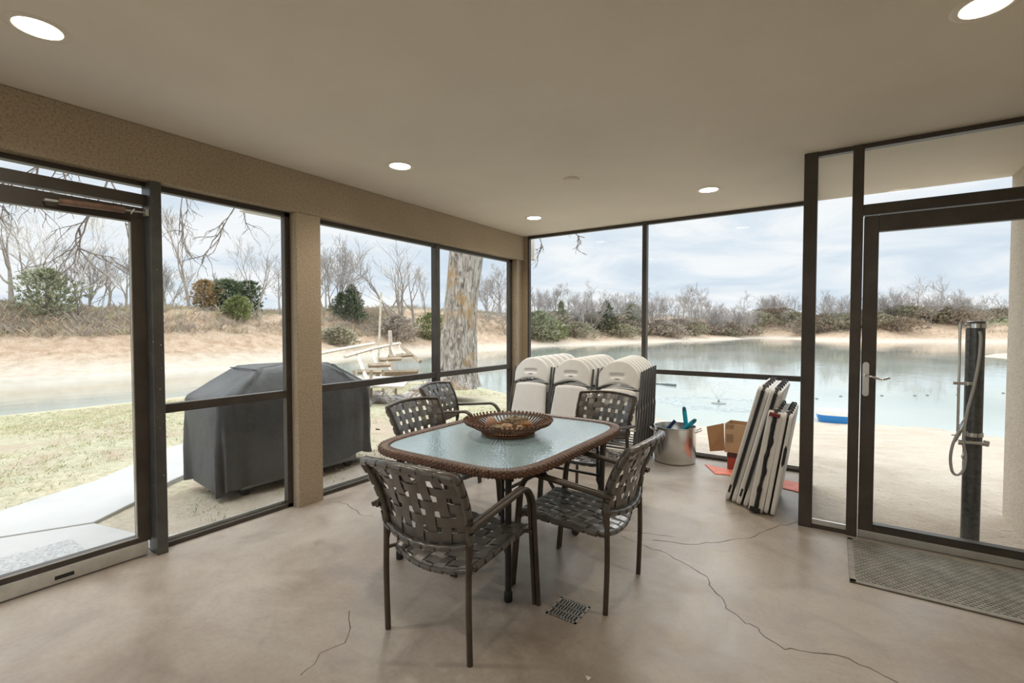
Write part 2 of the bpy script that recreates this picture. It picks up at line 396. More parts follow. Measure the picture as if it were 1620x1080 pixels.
# cracks in the concrete
def crack(pts, w, name='floor_crack'):
    P = [at(x, y, 'z', .0) for x, y in pts]; rnd = random.Random(int(pts[0][0]))
    Q = []
    for i in range(len(P)-1):
        L = (P[i+1]-P[i]).length; k = max(2, int(L/.05))
        for j in range(k):
            q = P[i].lerp(P[i+1], j/k); q += Vector((rnd.uniform(-.012, .012), rnd.uniform(-.012, .012), 0)); Q.append(q)
    Q.append(P[-1]); b = MB(); vs = []
    for i, q in enumerate(Q):
        d = (Q[min(i+1, len(Q)-1)]-Q[max(i-1, 0)]); d.z = 0; n = Vector((-d.y, d.x, 0)).normalized()*w*.5*rnd.uniform(.5, 1.3)
        vs += [(q.x-n.x, q.y-n.y, .0006), (q.x+n.x, q.y+n.y, .0006)]
    b.add(vs, [(2*i, 2*i+1, 2*i+3, 2*i+2) for i in range(len(Q)-1)])
    o = b.build(name, M['crack']); o['kind'] = 'structure'; return o
M['crack'] = mat('crack_dark', (.10, .08, .065), .9)  # even dark brown for the crack lines
crack([(982, 848), (1010, 860), (1030, 868), (1047, 870), (1078, 888), (1108, 905), (1122, 920), (1124, 930), (1142, 946), (1152, 964), (1178, 984), (1198, 993), (1212, 1009), (1238, 1024), (1262, 1030), (1310, 1036), (1345, 1042), (1375, 1058), (1420, 1079)], .0045)
crack([(1030, 853), (1060, 858), (1095, 861), (1130, 858), (1160, 852), (1185, 850), (1210, 840), (1225, 833), (1262, 825)], .0045)
crack([(514, 796), (535, 793), (549, 798), (556, 804), (563, 806), (566, 813), (575, 816), (591, 816)], .005)
crack([(553, 966), (552, 992), (546, 1014), (510, 1030), (498, 1050), (475, 1068)], .0035)
crack([(1065, 848), (980, 838), (955, 834), (938, 836)], .003)

# ceiling lamps
LAMPS = [(.753, -4.11), (.723, -2.161), (.675, -.175), (2.489, -.23), (3.864, -2.165), (2.35, -5.3), (.75, -6.3), (3.9, -6.3)]  # last three are unseen, added behind the camera to brighten the room
LDESC = ['round recessed ceiling lamp above the left glass door, largest at the top left', 'round recessed ceiling lamp above the left window with the tree trunk', 'round recessed ceiling lamp nearest the far left corner',
         'round recessed ceiling lamp near the far window above the fountain', 'round recessed ceiling lamp cut by the top right picture edge', 'unseen ceiling lamp added for light over the open floor', 'unseen ceiling lamp added for light by the rear left window', 'unseen ceiling lamp added for light by the rear right wall']
for (x, y), d in zip(LAMPS, LDESC):
    e = empty('ceiling_light', (x, y, H), 0, d, 'light', 'recessed lamps in the porch ceiling')
    b = MB(); b.lathe([(.076, 0.0), (.076, -.004), (.088, -.007), (.099, -.004), (.103, .0)], n=40, close=False); b.build('trim_ring', M['brass_trim'], e, smooth=True)
    b = MB(); b.lathe([(.0005, -.002), (.05, -.002), (.074, -.001)], n=32, close=False); b.build('lens', M['bulb'], e)
    ld = bpy.data.lights.new('downlight', 'SPOT'); ld.energy = LAMP_W; ld.spot_size = radians(150); ld.spot_blend = .9; ld.shadow_soft_size = .075; ld.color = (1, .89, .75)
    lo = bpy.data.objects.new('downlight', ld); COL.objects.link(lo); lo.location = (0, 0, -.02); lo.parent = e
b = MB(); b.lathe([(.0, -.018), (.045, -.018), (.06, -.012), (.066, 0)], (1.636, -1.169, H), 32, close=False)
tag(b.build('smoke_detector', M['ceil'], smooth=True), 'small round ceiling detector between the lamps', 'detector')

g0, g1 = at(393, 331, 'x', -.45), at(462, 349, 'x', -.45)
b = MB(); b.box(-.60, -.45, g0.y, g1.y+.3, g0.z, g0.z+.12); b.box(-.62, -.43, g0.y-.01, g1.y+.3, g0.z+.115, g0.z+.13)
tag(b.build('roof_gutter', M['white_trim'], bevel=.01), 'short white gutter end at the top right of the window left of the pillar', 'gutter')
g0, g1 = at(841, 412, 'y', .95), at(846, 380, 'y', .95)
b = MB(); b.box(g0.x, g1.x, .93, .97, g0.z, 2.75); b.box(g0.x-.006, g1.x+.006, .925, .975, g0.z, g0.z+.03)
tag(b.build('downspout', M['white_trim'], bevel=.004), 'short pale downspout outside the top left of the far window', 'downspout')

# ================================================================ OUTSIDE: ground, pond, walkway
NEAR = [(-15.5, -40), (-15.5, 1.5), (-15.2, 4.5), (-13.2, 8.0), (-11.6, 11.3), (-9.6, 12.2), (-8.3, 10.6), (-6.4, 9.6), (-3.2, 8.6), (.9, 7.6), (3.1, 9.7), (4.5, 10.3), (5.5, 10.4), (6.3, 10.1), (8, 9.9), (14, 12), (40, 16), (70, 20)]
FAR = [(90, 70), (40, 75), (19, 62), (15.6, 57), (13.4, 50), (14.5, 45), (13, 43.6), (15.5, 47), (17.5, 58), (26, 78), (30, 108), (19.8, 106), (10.7, 100), (-.8, 108), (-9.7, 122), (-12.5, 106), (-17.5, 86), (-21.6, 70), (-27.8, 45), (-28.4, 38), (-29, 23), (-28.3, 14), (-28.3, 8), (-28.2, 5), (-28.1, 2.3), (-29.4, .4), (-30, -40)]
def segd(X, Y, poly):
    d = np.full(X.shape, 1e9)
    for (x0, y0), (x1, y1) in zip(poly[:-1], poly[1:]):
        dx, dy = x1-x0, y1-y0; t = np.clip(((X-x0)*dx+(Y-y0)*dy)/(dx*dx+dy*dy), 0, 1)
        d = np.minimum(d, np.hypot(X-x0-t*dx, Y-y0-t*dy))
    return d
def inside(X, Y, poly):
    c = np.zeros(X.shape, bool); n = len(poly)
    for i in range(n):
        x0, y0 = poly[i]; x1, y1 = poly[(i+1) % n]
        if y0 == y1: continue
        c ^= ((y0 > Y) != (y1 > Y)) & (X < (x1-x0)*(Y-y0)/(y1-y0)+x0)
    return c
def sst(x): x = np.clip(x, 0, 1); return x*x*(3-2*x)
_r = np.random.RandomState(4)
_w = [(_r.uniform(-1, 1)*k, _r.uniform(-1, 1)*k, _r.uniform(0, 6.3), 1/k**.9) for k in (.12, .2, .35, .6, .9, 1.4, 2.2) for _ in range(4)]
def wob(X, Y):
    return sum(a*np.sin(X*kx*2+Y*ky*2+p) for kx, ky, p, a in _w)/7
def height(X, Y):
    X = np.asarray(X, float); Y = np.asarray(Y, float)
    w = inside(X, Y, NEAR+FAR); dn = segd(X, Y, NEAR); df = segd(X, Y, FAR); nz = wob(X, Y)
    # near side: gentle lawn and beach
    side = sst((Y+2)/8)*sst((X+6)/6)               # 0 = lawn on the left, 1 = beach
    run = 12*(1-side) + 7.5*side
    zn = -1 + .885*sst(dn/run*.95+.02) + .05*np.minimum(dn/6, 1)*0 + nz*.018*np.clip(dn, 0, 1)
    house = np.maximum(np.maximum(-.5-X, X-5.2), np.maximum(Y-1.2, -9-Y))
    zn = np.where(house < .9, np.maximum(zn, -.115+0*zn), zn)
    zn = np.minimum(zn, -.105)
    wl = sst((X+2)/5)*0 + 1
    # far side: sandy foreshore, scrubby bank, level field
    ylen = sst((Y-10)/40)
    top = 2.85 + .9*ylen - 1.5*sst((Y-75)/20)*sst((X+9)/8) + .05*nz
    bx0 = 5.0 + 3*ylen; bw = 5.5+4*ylen
    low = sst((X-8)/8)*sst((70-Y)/6)               # the low sand spit on the right
    zf = -1 + 1.35*sst(df/(bx0*1.1)) + (top-.35)*sst((df-bx0*.75)/bw) + nz*.09*np.clip((df-3)/4, 0, 1)
    zf = np.minimum(zf, zf*(1-low) + low*(-.72))
    z = np.where(dn < df, zn, zf)
    return np.where(w, -1-np.minimum(.9, .25*np.minimum(dn, df)+.02), z)
def hz(x, y): return float(height(np.array([x]), np.array([y]))[0])

def axis(lo, hi, dens):
    """coordinates that are close together near the porch and wide apart far away"""
    out = [0.0]; x = 0
    while x < hi: x += max(.22, abs(x)*dens); out.append(x)
    x = 0; neg = []
    while x > lo: x -= max(.22, abs(x)*dens); neg.append(x)
    return np.array(neg[::-1]+out)
gx, gy = axis(-120, 120, .022), axis(-40, 260, .018)
GX, GY = np.meshgrid(gx, gy, indexing='ij'); GZ = height(GX, GY)
nx, ny = GX.shape
V = np.stack([GX, GY, GZ], -1).reshape(-1, 3)
ii, jj = np.meshgrid(np.arange(nx-1), np.arange(ny-1), indexing='ij')
xc = (gx[:-1]+gx[1:])/2; yc = (gy[:-1]+gy[1:])/2
a_ = (ii*ny+jj).ravel(); Fq = np.stack([a_, a_+ny, a_+ny+1, a_+1], -1)
XX, YY = np.meshgrid(xc, yc, indexing='ij')
Fq = Fq[~((XX > -.02) & (XX < 4.5) & (YY > -8.1) & (YY < -.8) | (XX > -.02) & (XX < 3.1) & (YY > -8.1) & (YY < .6)).ravel()]
me = bpy.data.meshes.new('ground'); me.from_pydata(V.tolist(), [], Fq.tolist())
me.polygons.foreach_set('use_smooth', [True]*len(me.polygons))
# what covers the ground where: g = grass, s = bare sand / bank earth, f = far field
dn = segd(GX, GY, NEAR); df = segd(GX, GY, FAR); nz = wob(GX, GY)
isfar = dn >= df
lawn = sst((-.6-GX)/1.2)*(~isfar)
lawn = np.maximum(lawn*1.0, 0) * (1-sst((GY-11)/3))
lawn = lawn*(1-.75*sst((GY+1.5)/2)*sst((GX+2.2)/1.5))
ylen = sst((GY-10)/40); bankd = df-(5+3*ylen)*.25
bank = sst(bankd/2.5)*isfar; field = sst((bankd-(5.5+4*ylen)*.80-(5+3*ylen)*.5)/2.0)*isfar
for nm, arr in (('lawn', lawn), ('bank', bank), ('field', field)):
    at_ = me.attributes.new(nm, 'FLOAT', 'POINT'); at_.data.foreach_set('value', arr.ravel().astype(np.float32))
go = bpy.data.objects.new('ground', me); COL.objects.link(go); go['kind'] = 'structure'
def m_ground():
    m = mat('ground_cover', (.5, .4, .3), .95, spec=.15); t = m.node_tree; b = t.nodes['Principled BSDF']; v = t.nodes['Texture Coordinate'].outputs['Object']
    def attr(n):
        a = t.nodes.new('ShaderNodeAttribute'); a.attribute_name = n; return a.outputs['Fac']
    big = noise(t, v, .35, 5, .6); mid = noise(t, v, 1.6, 6, .65, .4); fine = noise(t, v, 14, 6, .7); vf = noise(t, v, 60, 3, .7)
    sand = ramp(t, mid, [(.3, (.45, .375, .29)), (.5, (.52, .44, .355)), (.7, (.58, .505, .42))])
    sand = mixc(t, 1.0, sand, ramp(t, fine, [(.25, (.70, .66, .62)), (.42, (1, 1, 1)), (.7, (1.06, 1.06, 1.05))]), 'MULTIPLY')
    gr = ramp(t, fine, [(.25, (.30, .27, .17)), (.45, (.44, .415, .29)), (.62, (.54, .51, .38)), (.8, (.62, .59, .46))])
    green = ramp(t, mid, [(.35, (1.12, 1.05, 1.02)), (.52, (1, 1, .98)), (.70, (.80, .95, .66))])
    gr = mixc(t, 1.0, gr, green, 'MULTIPLY')
    dirt = ramp(t, fine, [(.3, (.40, .31, .22)), (.7, (.53, .44, .34))])
    gr = mixc(t, ramp(t, mathn(t, 'ADD', mathn(t, 'MULTIPLY', big, .5), mathn(t, 'MULTIPLY', mid, .5)), [(.49, (0, 0, 0)), (.56, (1, 1, 1))]), gr, dirt)
    bk = ramp(t, mid, [(.28, (.27, .20, .13)), (.42, (.42, .30, .205)), (.55, (.50, .375, .27)), (.72, (.55, .45, .34))])
    bk = mixc(t, 1.0, bk, ramp(t, fine, [(.3, (.66, .66, .64)), (.6, (1.06, 1.05, 1.04))]), 'MULTIPLY')
    fd = ramp(t, mid, [(.3, (.27, .285, .18)), (.7, (.37, .36, .25))])
    c = mixc(t, attr('lawn'), sand, gr); c = mixc(t, attr('bank'), c, bk); c = mixc(t, attr('field'), c, fd)
    t.links.new(c, b.inputs['Base Color'])
    bn = t.nodes.new('ShaderNodeBump'); bn.inputs['Strength'].default_value = .8; bn.inputs['Distance'].default_value = .05
    t.links.new(mathn(t, 'ADD', fine, mathn(t, 'MULTIPLY', vf, .4)), bn.inputs['Height']); t.links.new(bn.outputs[0], b.inputs['Normal'])
    return m
me.materials.append(m_ground())

# pond
def m_water():
    m = mat('pond_water', (.20, .225, .20), .03, spec=.9, ior=1.33); t = m.node_tree; b = t.nodes['Principled BSDF']; v = t.nodes['Texture Coordinate'].outputs['Object']
    mp = t.nodes.new('ShaderNodeMapping'); mp.inputs['Scale'].default_value = (1, .55, 1); t.links.new(v, mp.inputs[0])
    a = noise(t, mp.outputs[0], 1.3, 5, .6, .3); c = noise(t, mp.outputs[0], .16, 3, .5)
    bn = t.nodes.new('ShaderNodeBump'); bn.inputs['Distance'].default_value = .03
    t.links.new(ramp(t, c, [(.38, (.10, .10, .10)), (.62, (.4, .4, .4))]), bn.inputs['Strength'])
    t.links.new(a, bn.inputs['Height']); t.links.new(bn.outputs[0], b.inputs['Normal'])
    t.links.new(ramp(t, c, [(.3, (.31, .33, .265)), (.7, (.44, .48, .455))]), b.inputs['Base Color'])
    return m
M['water'] = m_water()
b = MB(); b.add([(-60, -40, -1), (110, -40, -1), (110, 140, -1), (-60, 140, -1)], [(0, 1, 2, 3)]); struct('pond_water', b, M['water'])

# concrete walkway beyond the left door, in slabs
M['walk'] = mat('walk_concrete', (.44, .43, .41), .8, bump=(30, .2, .005), var=(1.3, .06))
def slab(name, pts, z=-.085):
    b = MB(); b.prism([(p[0], p[1]) for p in pts], -.22, z); return struct(name, b, M['walk'], bevel=.008)
slab('walkway', [(-.16, -6.5), (-.16, -3.30), (-.75, -3.36), (-1.22, -3.47), (-1.62, -4.3), (-1.9, -6.5)])
slab('walkway', [(-1.66, -4.32), (-1.25, -3.47), (-1.52, -3.12), (-1.90, -2.72), (-2.14, -2.37), (-2.42, -1.95), (-2.8, -1.2), (-3.9, -1.0), (-3.5, -1.9), (-3.40, -2.2), (-2.90, -2.69), (-2.50, -3.15), (-2.33, -3.52), (-2.15, -3.86), (-1.96, -4.6)])
# outside door mat
M['mat_out'] = mat('grey_mat', (.40, .40, .39), .9, bump=(120, .6, .006), var=(60, .25))
b = MB(); b.box(-.98, -.30, -4.55, -3.66, -.085, -.073); tag(b.build('doormat', M['mat_out'], bevel=.004), 'pale grey textured doormat on the walkway outside the left door', 'doormat')

# lawn blades and dry tufts (uncountable)
def tufts(name, spots, mats, h0, h1, nb, seed, lean=.5, wd=.012, spread=.05, kind='stuff', label=None, cat='grass'):
    rnd = random.Random(seed); b = MB(); 
    for (x, y, z) in spots:
        b.m = rnd.randrange(len(mats)); s = rnd.uniform(h0, h1)
        for _ in range(nb):
            a = rnd.uniform(0, 2*pi); l = rnd.uniform(.1, lean)*s; hh = s*rnd.uniform(.5, 1); r = rnd.uniform(0, spread); p = rnd.uniform(0, 2*pi)
            bx, by = x+r*cos(p), y+r*sin(p); w = wd*rnd.uniform(.6, 1.2)
            dx, dy = cos(a), sin(a)
            b.add([(bx-dy*w/2, by+dx*w/2, z), (bx+dy*w/2, by-dx*w/2, z), (bx+dx*l*.5, by+dy*l*.5, z+hh*.7), (bx+dx*l, by+dy*l, z+hh)], [(0, 1, 2), (0, 2, 3)])
    o = b.build(name, mats); tag(o, label, cat, None, kind); return o
M['grass_g'] = mat('grass_green', (.36, .39, .20), .9, spec=.2); M['grass_d'] = mat('grass_dry', (.60, .54, .36), .9, spec=.2); M['grass_p'] = mat('grass_pale', (.55, .53, .31), .9, spec=.2)
M['brush_b'] = mat('brush_brown', (.36, .285, .22), .95, spec=.1); M['brush_g'] = mat('brush_grey', (.42, .36, .30), .95, spec=.1); M['brush_o'] = mat('brush_olive', (.37, .35, .25), .95, spec=.1); M['brush_t'] = mat('brush_tan', (.52, .41, .29), .95, spec=.1)
rs = np.random.RandomState(7)
def sample(n, x0, x1, y0, y1): return rs.uniform(x0, x1, n), rs.uniform(y0, y1, n)
X, Y = sample(26000, -14.5, -.3, -5.5, 12); Z = height(X, Y); w = wob(X*1.6, Y*1.6)
def onwalk(x, y): return (x > -2.0 and y < -3.2) or (-3.75 < x < -1.0 and abs((y+3.0) - (-(x+2.0))*1.05) < 1.0 and y < -.9)
keep = [(x, y, z-.004) for x, y, z, q in zip(X, Y, Z, w) if z > -.99 and q+rs.uniform(-.5, .5) > -.15 and not onwalk(x, y) and rs.rand() < min(1, .25+(abs(x)+abs(y))*.07)]
tufts('lawn_grass', keep, [M['grass_g'], M['grass_d'], M['grass_p'], M['grass_d']], .018, .055, 7, 3, lean=1.2, wd=.009, spread=.09, label='thin patchy green and straw coloured lawn grass by the pond')
# scrub of the far bank
X, Y = sample(70000, -60, 40, -12, 150); X2, Y2 = sample(26000, -46, -29, -10, 34); X = np.concatenate([X2, X]); Y = np.concatenate([Y2, Y]); Z = height(X, Y); dfp = segd(X, Y, FAR); isf = dfp < segd(X, Y, NEAR)
yl = sst((Y-10)/40); bd = dfp-(5+3*yl)*.7; wv = wob(X*.7, Y*.7)
sel = isf & (bd > 0) & (bd < 12+6*yl) & (Z > -.2)
pts = []; pts2 = []
for x, y, z, q, d_, yy in zip(X[sel], Y[sel], Z[sel], wv[sel], bd[sel], yl[sel]):
    if q*.25 + rs.uniform(-.9, .9) + .25*yy - .22 > 0 and d_ > 1.0+1.2*(1-yy): (pts if rs.rand() < .55+.0*yy else pts2).append((x, y, z-.05))
pts = pts[:15000]; pts2 = pts2[:11000]
tufts('bank_scrub', pts, [M['brush_b'], M['brush_g'], M['brush_t'], M['brush_g']], .25, .8, 7, 5, lean=.9, wd=.035, spread=.35, label='tangle of dry brown and grey scrub covering the far bank', cat='scrub')
tufts('bank_weeds', [p for p in pts2 if p[2] > 0.2], [M['brush_o'], M['brush_t'], M['grass_d'], M['brush_o']], .2, .6, 7, 6, lean=.9, wd=.035, spread=.35, label='olive and straw weeds scattered over the upper far bank', cat='weeds')

# ================================================================ TREES
M['bark'] = mat('bark_grey', (.36, .31, .27), .95, spec=.1, var=(1.5, .18)); M['bark_d'] = mat('bark_dark', (.19, .16, .14), .95, spec=.1, var=(1.5, .2)); M['bark_w'] = mat('bark_pale', (.56, .51, .46), .95, spec=.1, var=(1.5, .12))
M['bark_far'] = mat('bark_far', (.38, .345, .325), .95, spec=.1, var=(.4, .12))
M['leaf_c'] = mat('cedar_green', (.17, .205, .12), .9, spec=.15, var=(2, .35)); M['leaf_o'] = mat('cedar_olive', (.27, .30, .13), .9, spec=.15, var=(2, .3)); M['leaf_r'] = mat('cedar_rust', (.44, .32, .17), .9, spec=.15, var=(2, .3))
M['leaf_l'] = mat('bush_light', (.36, .37, .25), .9, spec=.15, var=(2, .3))
def tree_mesh(seed, h=6.0, trunk=.12, stems=1, depth=5, spread=.55, up=.35, first=.28, sides=5, twig=.006, lean=(0, 0), kids=(2, 4)):
    rnd = random.Random(seed); b = MB()
    def grow(p, d, L, r, k):
        seg = 4 if k > 1 else 3; pts = [p]; rr = [r]; q = p; dd = d.copy()
        for i in range(seg):
            j = .22 if k < depth else .10
            dd = (dd + Vector((rnd.uniform(-j, j), rnd.uniform(-j, j), rnd.uniform(-j, j)+.05*up))).normalized()
            q = q + dd*L/seg; pts.append(q); rr.append(max(twig, r*(1-.62*(i+1)/seg)))
        b.tube(pts, rr, sides if k >= depth-1 else (4 if k > 2 else 3), caps=False)
        if k <= 1: return
        n = rnd.randint(*kids) + (1 if k == depth else 0)
        for i in range(n):
            t = first + (1-first)*(i+rnd.uniform(.2, .9))/n if k == depth else rnd.uniform(.25, 1)
            t = min(t, .98); fi = t*seg; a = int(fi); pp = pts[a].lerp(pts[min(a+1, seg)], fi-a); r2 = rr[a]*rnd.uniform(.45, .7)
            az = rnd.uniform(0, 2*pi); side = Vector((cos(az), sin(az), 0)); side = (side - d*side.dot(d)).normalized()
            nd = (d*rnd.uniform(.5, 1.0) + side*spread*rnd.uniform(.8, 1.6) + Vector((0, 0, up*.6))).normalized()
            grow(pp, nd, L*rnd.uniform(.5, .78)*(1-.25*t if k == depth else 1), max(r2, twig), k-1)
        # leader
        grow(pts[-1], dd, L*.55, rr[-1], k-1)
    for s_ in range(stems):
        az = rnd.uniform(0, 2*pi) + s_*2*pi/stems; tl = 0 if stems == 1 else rnd.uniform(.18, .42)
        d0 = Vector((sin(tl)*cos(az)+lean[0], sin(tl)*sin(az)+lean[1], cos(tl))).normalized()
        grow(Vector((cos(az)*.12*(stems > 1), sin(az)*.12*(stems > 1), -.15)), d0, h*.48, trunk*(1 if stems == 1 else .7), depth)
    return b
def norm_h(b, h):
    z = max(v[2] for v in b.v); k = h/z; b.v = [(v[0]*k, v[1]*k, v[2]*k) for v in b.v]; return b
TREES = []
for i, kw in enumerate([dict(seed=11, trunk=.16, depth=5), dict(seed=12, trunk=.15, stems=3, depth=5, spread=.45), dict(seed=23, trunk=.13, depth=5, spread=.75, first=.2), dict(seed=34, trunk=.12, stems=2, depth=5, spread=.6),
                        dict(seed=45, trunk=.10, stems=4, depth=4, spread=.5, kids=(3, 5)), dict(seed=56, trunk=.14, depth=5, up=.6, spread=.5, first=.35),
    dict(seed=61, trunk=.13, depth=5, kids=(2, 3), twig=.006, spread=.6, first=.35), dict(seed=72, trunk=.12, stems=2, depth=5, kids=(2, 3), twig=.006, spread=.5), dict(seed=83, trunk=.14, stems=3, depth=4, kids=(2, 3), twig=.008, spread=.5), dict(seed=94, trunk=.09, depth=5, kids=(2, 3), twig=.006, spread=.4, up=.8, first=.4)]):
    b = norm_h(tree_mesh(h=6, **{'twig': .012, **kw}), 6); TREES.append(b)
_tcache = {}
def bare_tree(px, depth, h, var, matn, label, group=None, rz=None, dz=0, cat='tree', name='bare_tree'):
    p = far(px, depth); z = hz(p.x, p.y)+dz; key = (var, matn)
    if key not in _tcache:
        o = TREES[var].build(name, M[matn], smooth=True); _tcache[key] = o
    else:
        o = _tcache[key].copy(); COL.objects.link(o); 
        for k_ in list(o.keys()):
            if k_ in ('label', 'group', 'category'): del o[k_]
    o.location = (p.x, p.y, z); s = h/6; o.scale = (s, s, s); o.rotation_euler = (0, 0, rz if rz is not None else (px*7.3+depth) % 6.28)
    return tag(o, label, cat, group)
def cedar_mesh(seed, h, r, mats, n=900, conical=True):
    rnd = random.Random(seed); b = MB(); b.m = 0
    for i in range(n):
        t = rnd.random()**.8; z = h*(.06+.94*t)
        prof = (1-t)**.75 if conical else math.sqrt(max(0, 1-(2*t-.85)**2*.75))
        a = rnd.uniform(0, 2*pi); rr = r*prof*rnd.uniform(.25, 1.12)*(1+.25*sin(a*3+z*2)+.15*sin(a*5-z*3)); 
        c = Vector((rr*cos(a), rr*sin(a), z)); L = rnd.uniform(.10, .26)*(.6+.5*r)
        out = Vector((cos(a), sin(a), rnd.uniform(.1, .9))).normalized()
        for _ in range(4):
            d = (out + Vector((rnd.uniform(-.8, .8), rnd.uniform(-.8, .8), rnd.uniform(-.4, .8)))).normalized(); w = d.cross(Vector((rnd.random(), rnd.random(), rnd.random()))).normalized()*L*.22
            b.add([c-w, c+w, c+d*L], [(0, 1, 2)])
    return b
def evergreen(px, depth, h, r, leaf, label, seed, conical=True, name='evergreen_tree', cat='tree', n=900, group=None, dz=0):
    p = far(px, depth); z = hz(p.x, p.y)+dz
    e = empty(name, (p.x, p.y, z-.05), 0, label, cat, group)
    cedar_mesh(seed, h, r, None, n, conical).build('foliage', M[leaf], e)
    t = MB(); t.tube([(0, 0, -.1), (.02, 0, h*.5), (0, .02, h*.85)], [.09*r+.03, .05*r+.02, .01], 6); t.build('trunk', M['bark_d'], e)
    return e
def shoreD(px):
    D = 18.0
    while D < 160:
        p = far(px, D)
        if segd(np.array([p.x]), np.array([p.y]), FAR)[0] < segd(np.array([p.x]), np.array([p.y]), NEAR)[0] and not inside(np.array([p.x]), np.array([p.y]), NEAR+FAR)[0]: return D
        D += .5
    return D
G1 = 'bare trees on the left bank'
bare_tree(18, 30.5, 7.6, 6, 'bark', 'bare grey tree on the far left bank, leftmost one seen through the glass door', G1, rz=1.2)
bare_tree(98, 31.5, 8.4, 7, 'bark_w', 'pale forked bare tree behind the green shrub, seen through the left glass door', G1, rz=.3)
bare_tree(60, 36, 6.5, 8, 'bark', 'thin multi-stemmed bare tree between the two big trees in the left glass door', G1)
bare_tree(140, 34, 5.0, 1, 'bark_far', 'small bare tree just right of the pale forked tree in the left glass door', G1)
bare_tree(172, 38, 5.6, 2, 'bark_far', 'faint bare tree near the right edge of the left glass door', G1)
bare_tree(200, 42, 5.4, 5, 'bark_far', 'faint bare tree right beside the left door post', G1)
bare_tree(125, 30, 3.6, 9, 'bark_d', 'small dark leaning bare sapling low on the bank in the left glass door', G1, rz=2.2)
bare_tree(300, 36.5, 8.2, 9, 'bark', 'slender bare tree left of the green shrubs above the grill', G1, rz=.8)
bare_tree(268, 44, 5.4, 4, 'bark_far', 'faint bare tree just right of the left door post', G1)
bare_tree(404, 40.5, 7.0, 7, 'bark', 'bare forked tree right of the green shrubs above the grill', G1, rz=2.6)
bare_tree(444, 46, 5.5, 2, 'bark_far', 'faint bare tree beside the stucco pillar', G1)
bare_tree(355, 50, 4.6, 1, 'bark_far', 'faint bare tree behind the green shrubs above the grill', G1)
bare_tree(528, 50, 8.0, 4, 'bark_far', 'dense pale bare tree just right of the stucco pillar', G1)
bare_tree(515, 58, 8.2, 1, 'bark_far', 'faint bare tree touching the stucco pillar', G1)
bare_tree(570, 49, 5.6, 9, 'bark', 'slim bare tree beside the dark evergreen in the middle left window', G1, rz=1)
bare_tree(636, 52, 10.6, 8, 'bark', 'large many-stemmed bare tree in the middle left window', G1, rz=.6)
bare_tree(655, 56, 8.4, 6, 'bark', 'bare tree right of the large many-stemmed one, left of the window bar', G1, rz=2)
bare_tree(676, 58, 7.4, 9, 'bark', 'bare tree touching the bar of the middle left window', G1)
for i, (px, D, h, v) in enumerate([(772, 70, 7.5, 1), (790, 74, 8.5, 0), (801, 66, 6.0, 4)]):
    bare_tree(px, D, h, v, 'bark_far', ['faint bare tree right of the big trunk', 'taller faint bare tree right of the big trunk', 'low faint bare tree beside the corner frame'][i], G1)
# far tree line across the pond
rnd = random.Random(9); G2 = 'bare trees of the tree line across the pond'
k = 0
for px in list(range(842, 1262, 7)) + list(range(1296, 1345, 7)) + list(range(1388, 1606, 7)):
    D = (shoreD(px) if px < 1530 else 116)+rnd.uniform(10, 27)
    big = {926: 9.4, 961: 0, 1094: 9.6, 1101: 8.8, 1178: 8.2, 1256: 8.6, 1451: 10.5, 1486: 11, 1563: 9, 1577: 9.5}.get(px)
    h = big if big else rnd.uniform(4.2, 7.2)*(1.12 if px > 1000 else .9)
    if h < 1: continue
    win = 'left pane of the far window' if px < 1017 else 'right pane of the far window' if px < 1270 else 'narrow pane beside the right door' if px < 1350 else 'glass of the right door'
    if big: bare_tree(px, D, h, rnd.choice([0, 3, 2]), 'bark_far', {926: 'tallest bare tree of the far tree line, in the left pane of the far window', 1094: 'tall bare tree of the far tree line, above the fountain', 1101: 'wide tall bare tree just right of the one above the fountain', 1178: 'rounded tall bare tree in the right pane of the far window',
            1256: 'tall bare tree of the far tree line beside the dark corner post', 1451: 'tall bare tree across the pond in the left half of the right door', 1486: 'tallest bare tree across the pond seen in the right door', 1563: 'tall pale bare tree right above the shower column', 1577: 'pale bare tree right of the shower column, beside the pillar'}[px], G2)
    else: bare_tree(px+rnd.uniform(-3, 3), D, h, rnd.choice([0, 1, 2, 3, 4, 4, 5]), 'bark_far', 'small bare tree across the pond, seen through the '+win, G2+', '+win)
# evergreens and shrubs
evergreen(76, 29.5, 2.9, 1.5, 'leaf_l', 'grey green leafy shrub between the bare trees in the left glass door', 1, False, 'bank_shrub', 'shrub')
evergreen(324, 38, 2.4, 1.0, 'leaf_r', 'rusty orange and green cedar shrub left of the dark green ones', 2, False, 'bank_shrub', 'shrub')
evergreen(358, 40, 2.8, 1.7, 'leaf_c', 'big dark green cedar shrub above the covered grill', 3, False, 'bank_shrub', 'shrub', 1300)
evergreen(392, 41.5, 2.9, 1.2, 'leaf_c', 'dark green cedar shrub at the right of the group above the grill', 4, False, 'bank_shrub', 'shrub')
evergreen(376, 38, 2.0, 1.0, 'leaf_o', 'bright olive shrub in front of the dark green cedars', 5, False, 'bank_shrub', 'shrub', dz=-.2)
evergreen(557, 49, 3.7, 1.6, 'leaf_c', 'dark evergreen tree in the middle left window', 6, True, n=1500)
evergreen(540, 49.5, 2.3, 1.4, 'leaf_c', 'low dark evergreen just left of the taller one in the middle left window', 7, True)
evergreen(684, 54, 3.6, 2.0, 'leaf_o', 'olive green bush left of the big tree trunk', 8, False, 'bank_shrub', 'shrub', 1300, dz=-.6)
evergreen(535, 42.5, 1.6, 1.6, 'brush_o', 'low grey olive bush low on the bank above the covered grill end', 9, False, 'bank_shrub', 'shrub', dz=-.2)
evergreen(628, 49, 2.8, 2.0, 'brush_g', 'tangled grey brush below the many-stemmed tree', 10, False, 'bank_shrub', 'shrub', dz=-.4)
